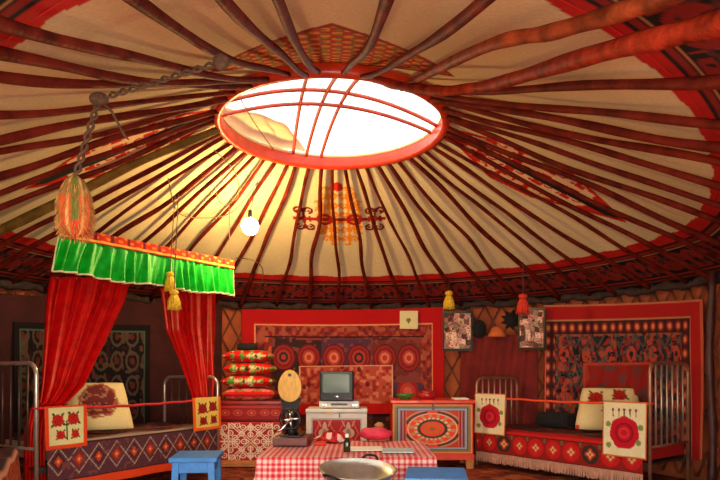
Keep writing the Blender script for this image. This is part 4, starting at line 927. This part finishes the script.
for an in (math.radians(72), math.radians(232)):
    ca, sa = math.cos(an), math.sin(an); pts = []
    for t in np.linspace(-1, 1, 15):
        r = R_ + .005 + .035 * (1 - t ** 4); w_ = .05 * t; pts.append((ca * r - sa * w_, sa * r + ca * w_, .126 + .022 * (1 - t ** 4)))
    MB().tube(pts, .007, 8).build('loop_handle', M['blackiron'], wk, smooth=True)
# ------------------------------------------------------------------ blue stools
def stool(c, w, d, h, rz, lab):
    t = thing('stool', lab, 'stool', (c[0], c[1], 0), rz, 'blue wooden stools')
    MB().box((0, 0, h - .0175), (w, d, .035)).build('seat', M['blue'], t, bevel=.006)
    for y in (-1, 1): MB().box((0, y * (d / 2 - .045), h - .075), (w - .09, .02, .08)).build('apron', M['blue'], t, bevel=.003)
    for x in (-1, 1): MB().box((x * (w / 2 - .045), 0, h - .075), (.02, d - .09, .08)).build('apron', M['blue'], t, bevel=.003)
    for x in (-1, 1):
        for y in (-1, 1):
            b = [(x * (w / 2 - .03) + i, y * (d / 2 - .03) + j, 0) for i, j in ((-.022, -.022), (.022, -.022), (.022, .022), (-.022, .022))]
            q = [(x * (w / 2 - .045) + i, y * (d / 2 - .045) + j, h - .035) for i, j in ((-.024, -.024), (.024, -.024), (.024, .024), (-.024, .024))]
            MB().prism(b, q).build('leg', M['blue'], t, bevel=.003)
    for y in (-1, 1): MB().box((0, y * (d / 2 - .035), .12), (w - .1, .018, .03)).build('stretcher', M['blue'], t)
stool((-1.22, 4.50), .34, .40, .42, .10, 'blue wooden stool in front of the left bed, left of the table')
stool((.43, 3.39), .34, .40, .47, -.12, 'blue wooden stool at the right corner of the table')
# right foreground: dark door post and a small rug
u, v = UV(120, 80); x, y = u * 1.5, v * .9; C = fill(u, (96, 40, 32)); C = put(C, np.sin(x * 22) * np.sin(y * 22) > .3, (176, 104, 50)); C = put(C, np.sin(x * 22 + 1) * np.sin(y * 22 + 2) > .6, (60, 30, 34)); C = put(C, (u < .04) | (u > .96) | (v < .06) | (v > .94), (150, 44, 34))
P = np.stack([.95 + x, 4.15 + y * 1.5 + .12 * x, .012 + 0 * x], -1); o = MB().grid(P[::-1], C[::-1]).build('floor_rug', M['attr'], solid=.012, off=0); tag(o, 'ochre and brown patterned rug on the floor before the right bed', 'rug')
tq = wall_theta(711, R_WALL - .16); x, y = plan(tq, R_WALL - .16)
o = MB().tube([(x + .015 * math.sin(z * 4), y, z) for z in np.linspace(0, ZW + .02, 14)], [.035 + .006 * math.sin(i * 2) for i in range(14)], 9); tag(o.build('wall_post', M['pole_dark'], smooth=True), 'dark crooked post against the wall at the right edge', 'post')
# ------------------------------------------------------------------ light, sky, camera
wd = bpy.data.worlds.new('world'); S.world = wd; wd.use_nodes = True; bg = wd.node_tree.nodes['Background']
bg.inputs['Color'].default_value = (1.0, .93, .84, 1); bg.inputs['Strength'].default_value = 1.5
def area(name, loc, rot, sx, sy, power, col):
    l = bpy.data.lights.new(name, 'AREA'); l.shape = 'RECTANGLE'; l.size = sx; l.size_y = sy; l.energy = power; l.color = col
    o = bpy.data.objects.new(name, l); COL.objects.link(o); o.location = loc; o.rotation_euler = rot; return o
area('front_fill', (0.2, -.8, 1.0), (math.radians(97), 0, 0), 2.2, 1.6, 75, (1, .84, .64))  # warm fill added behind the camera to brighten roof and room, source unseen
cam = bpy.data.cameras.new('camera'); co = bpy.data.objects.new('camera', cam); COL.objects.link(co)
co.location = (0, 0, CAMZ); co.rotation_euler = (PI / 2, 0, 0); cam.sensor_width = 36; cam.lens = FPX / 720 * 36; cam.shift_x = 0; cam.shift_y = (HY - 240) / 720
cam.clip_start = .05; S.camera = co
S.view_settings.view_transform = 'Standard'; S.view_settings.look = 'None'; S.view_settings.gamma = 1; S.view_settings.use_curve_mapping = False; S.view_settings.exposure = 1.03
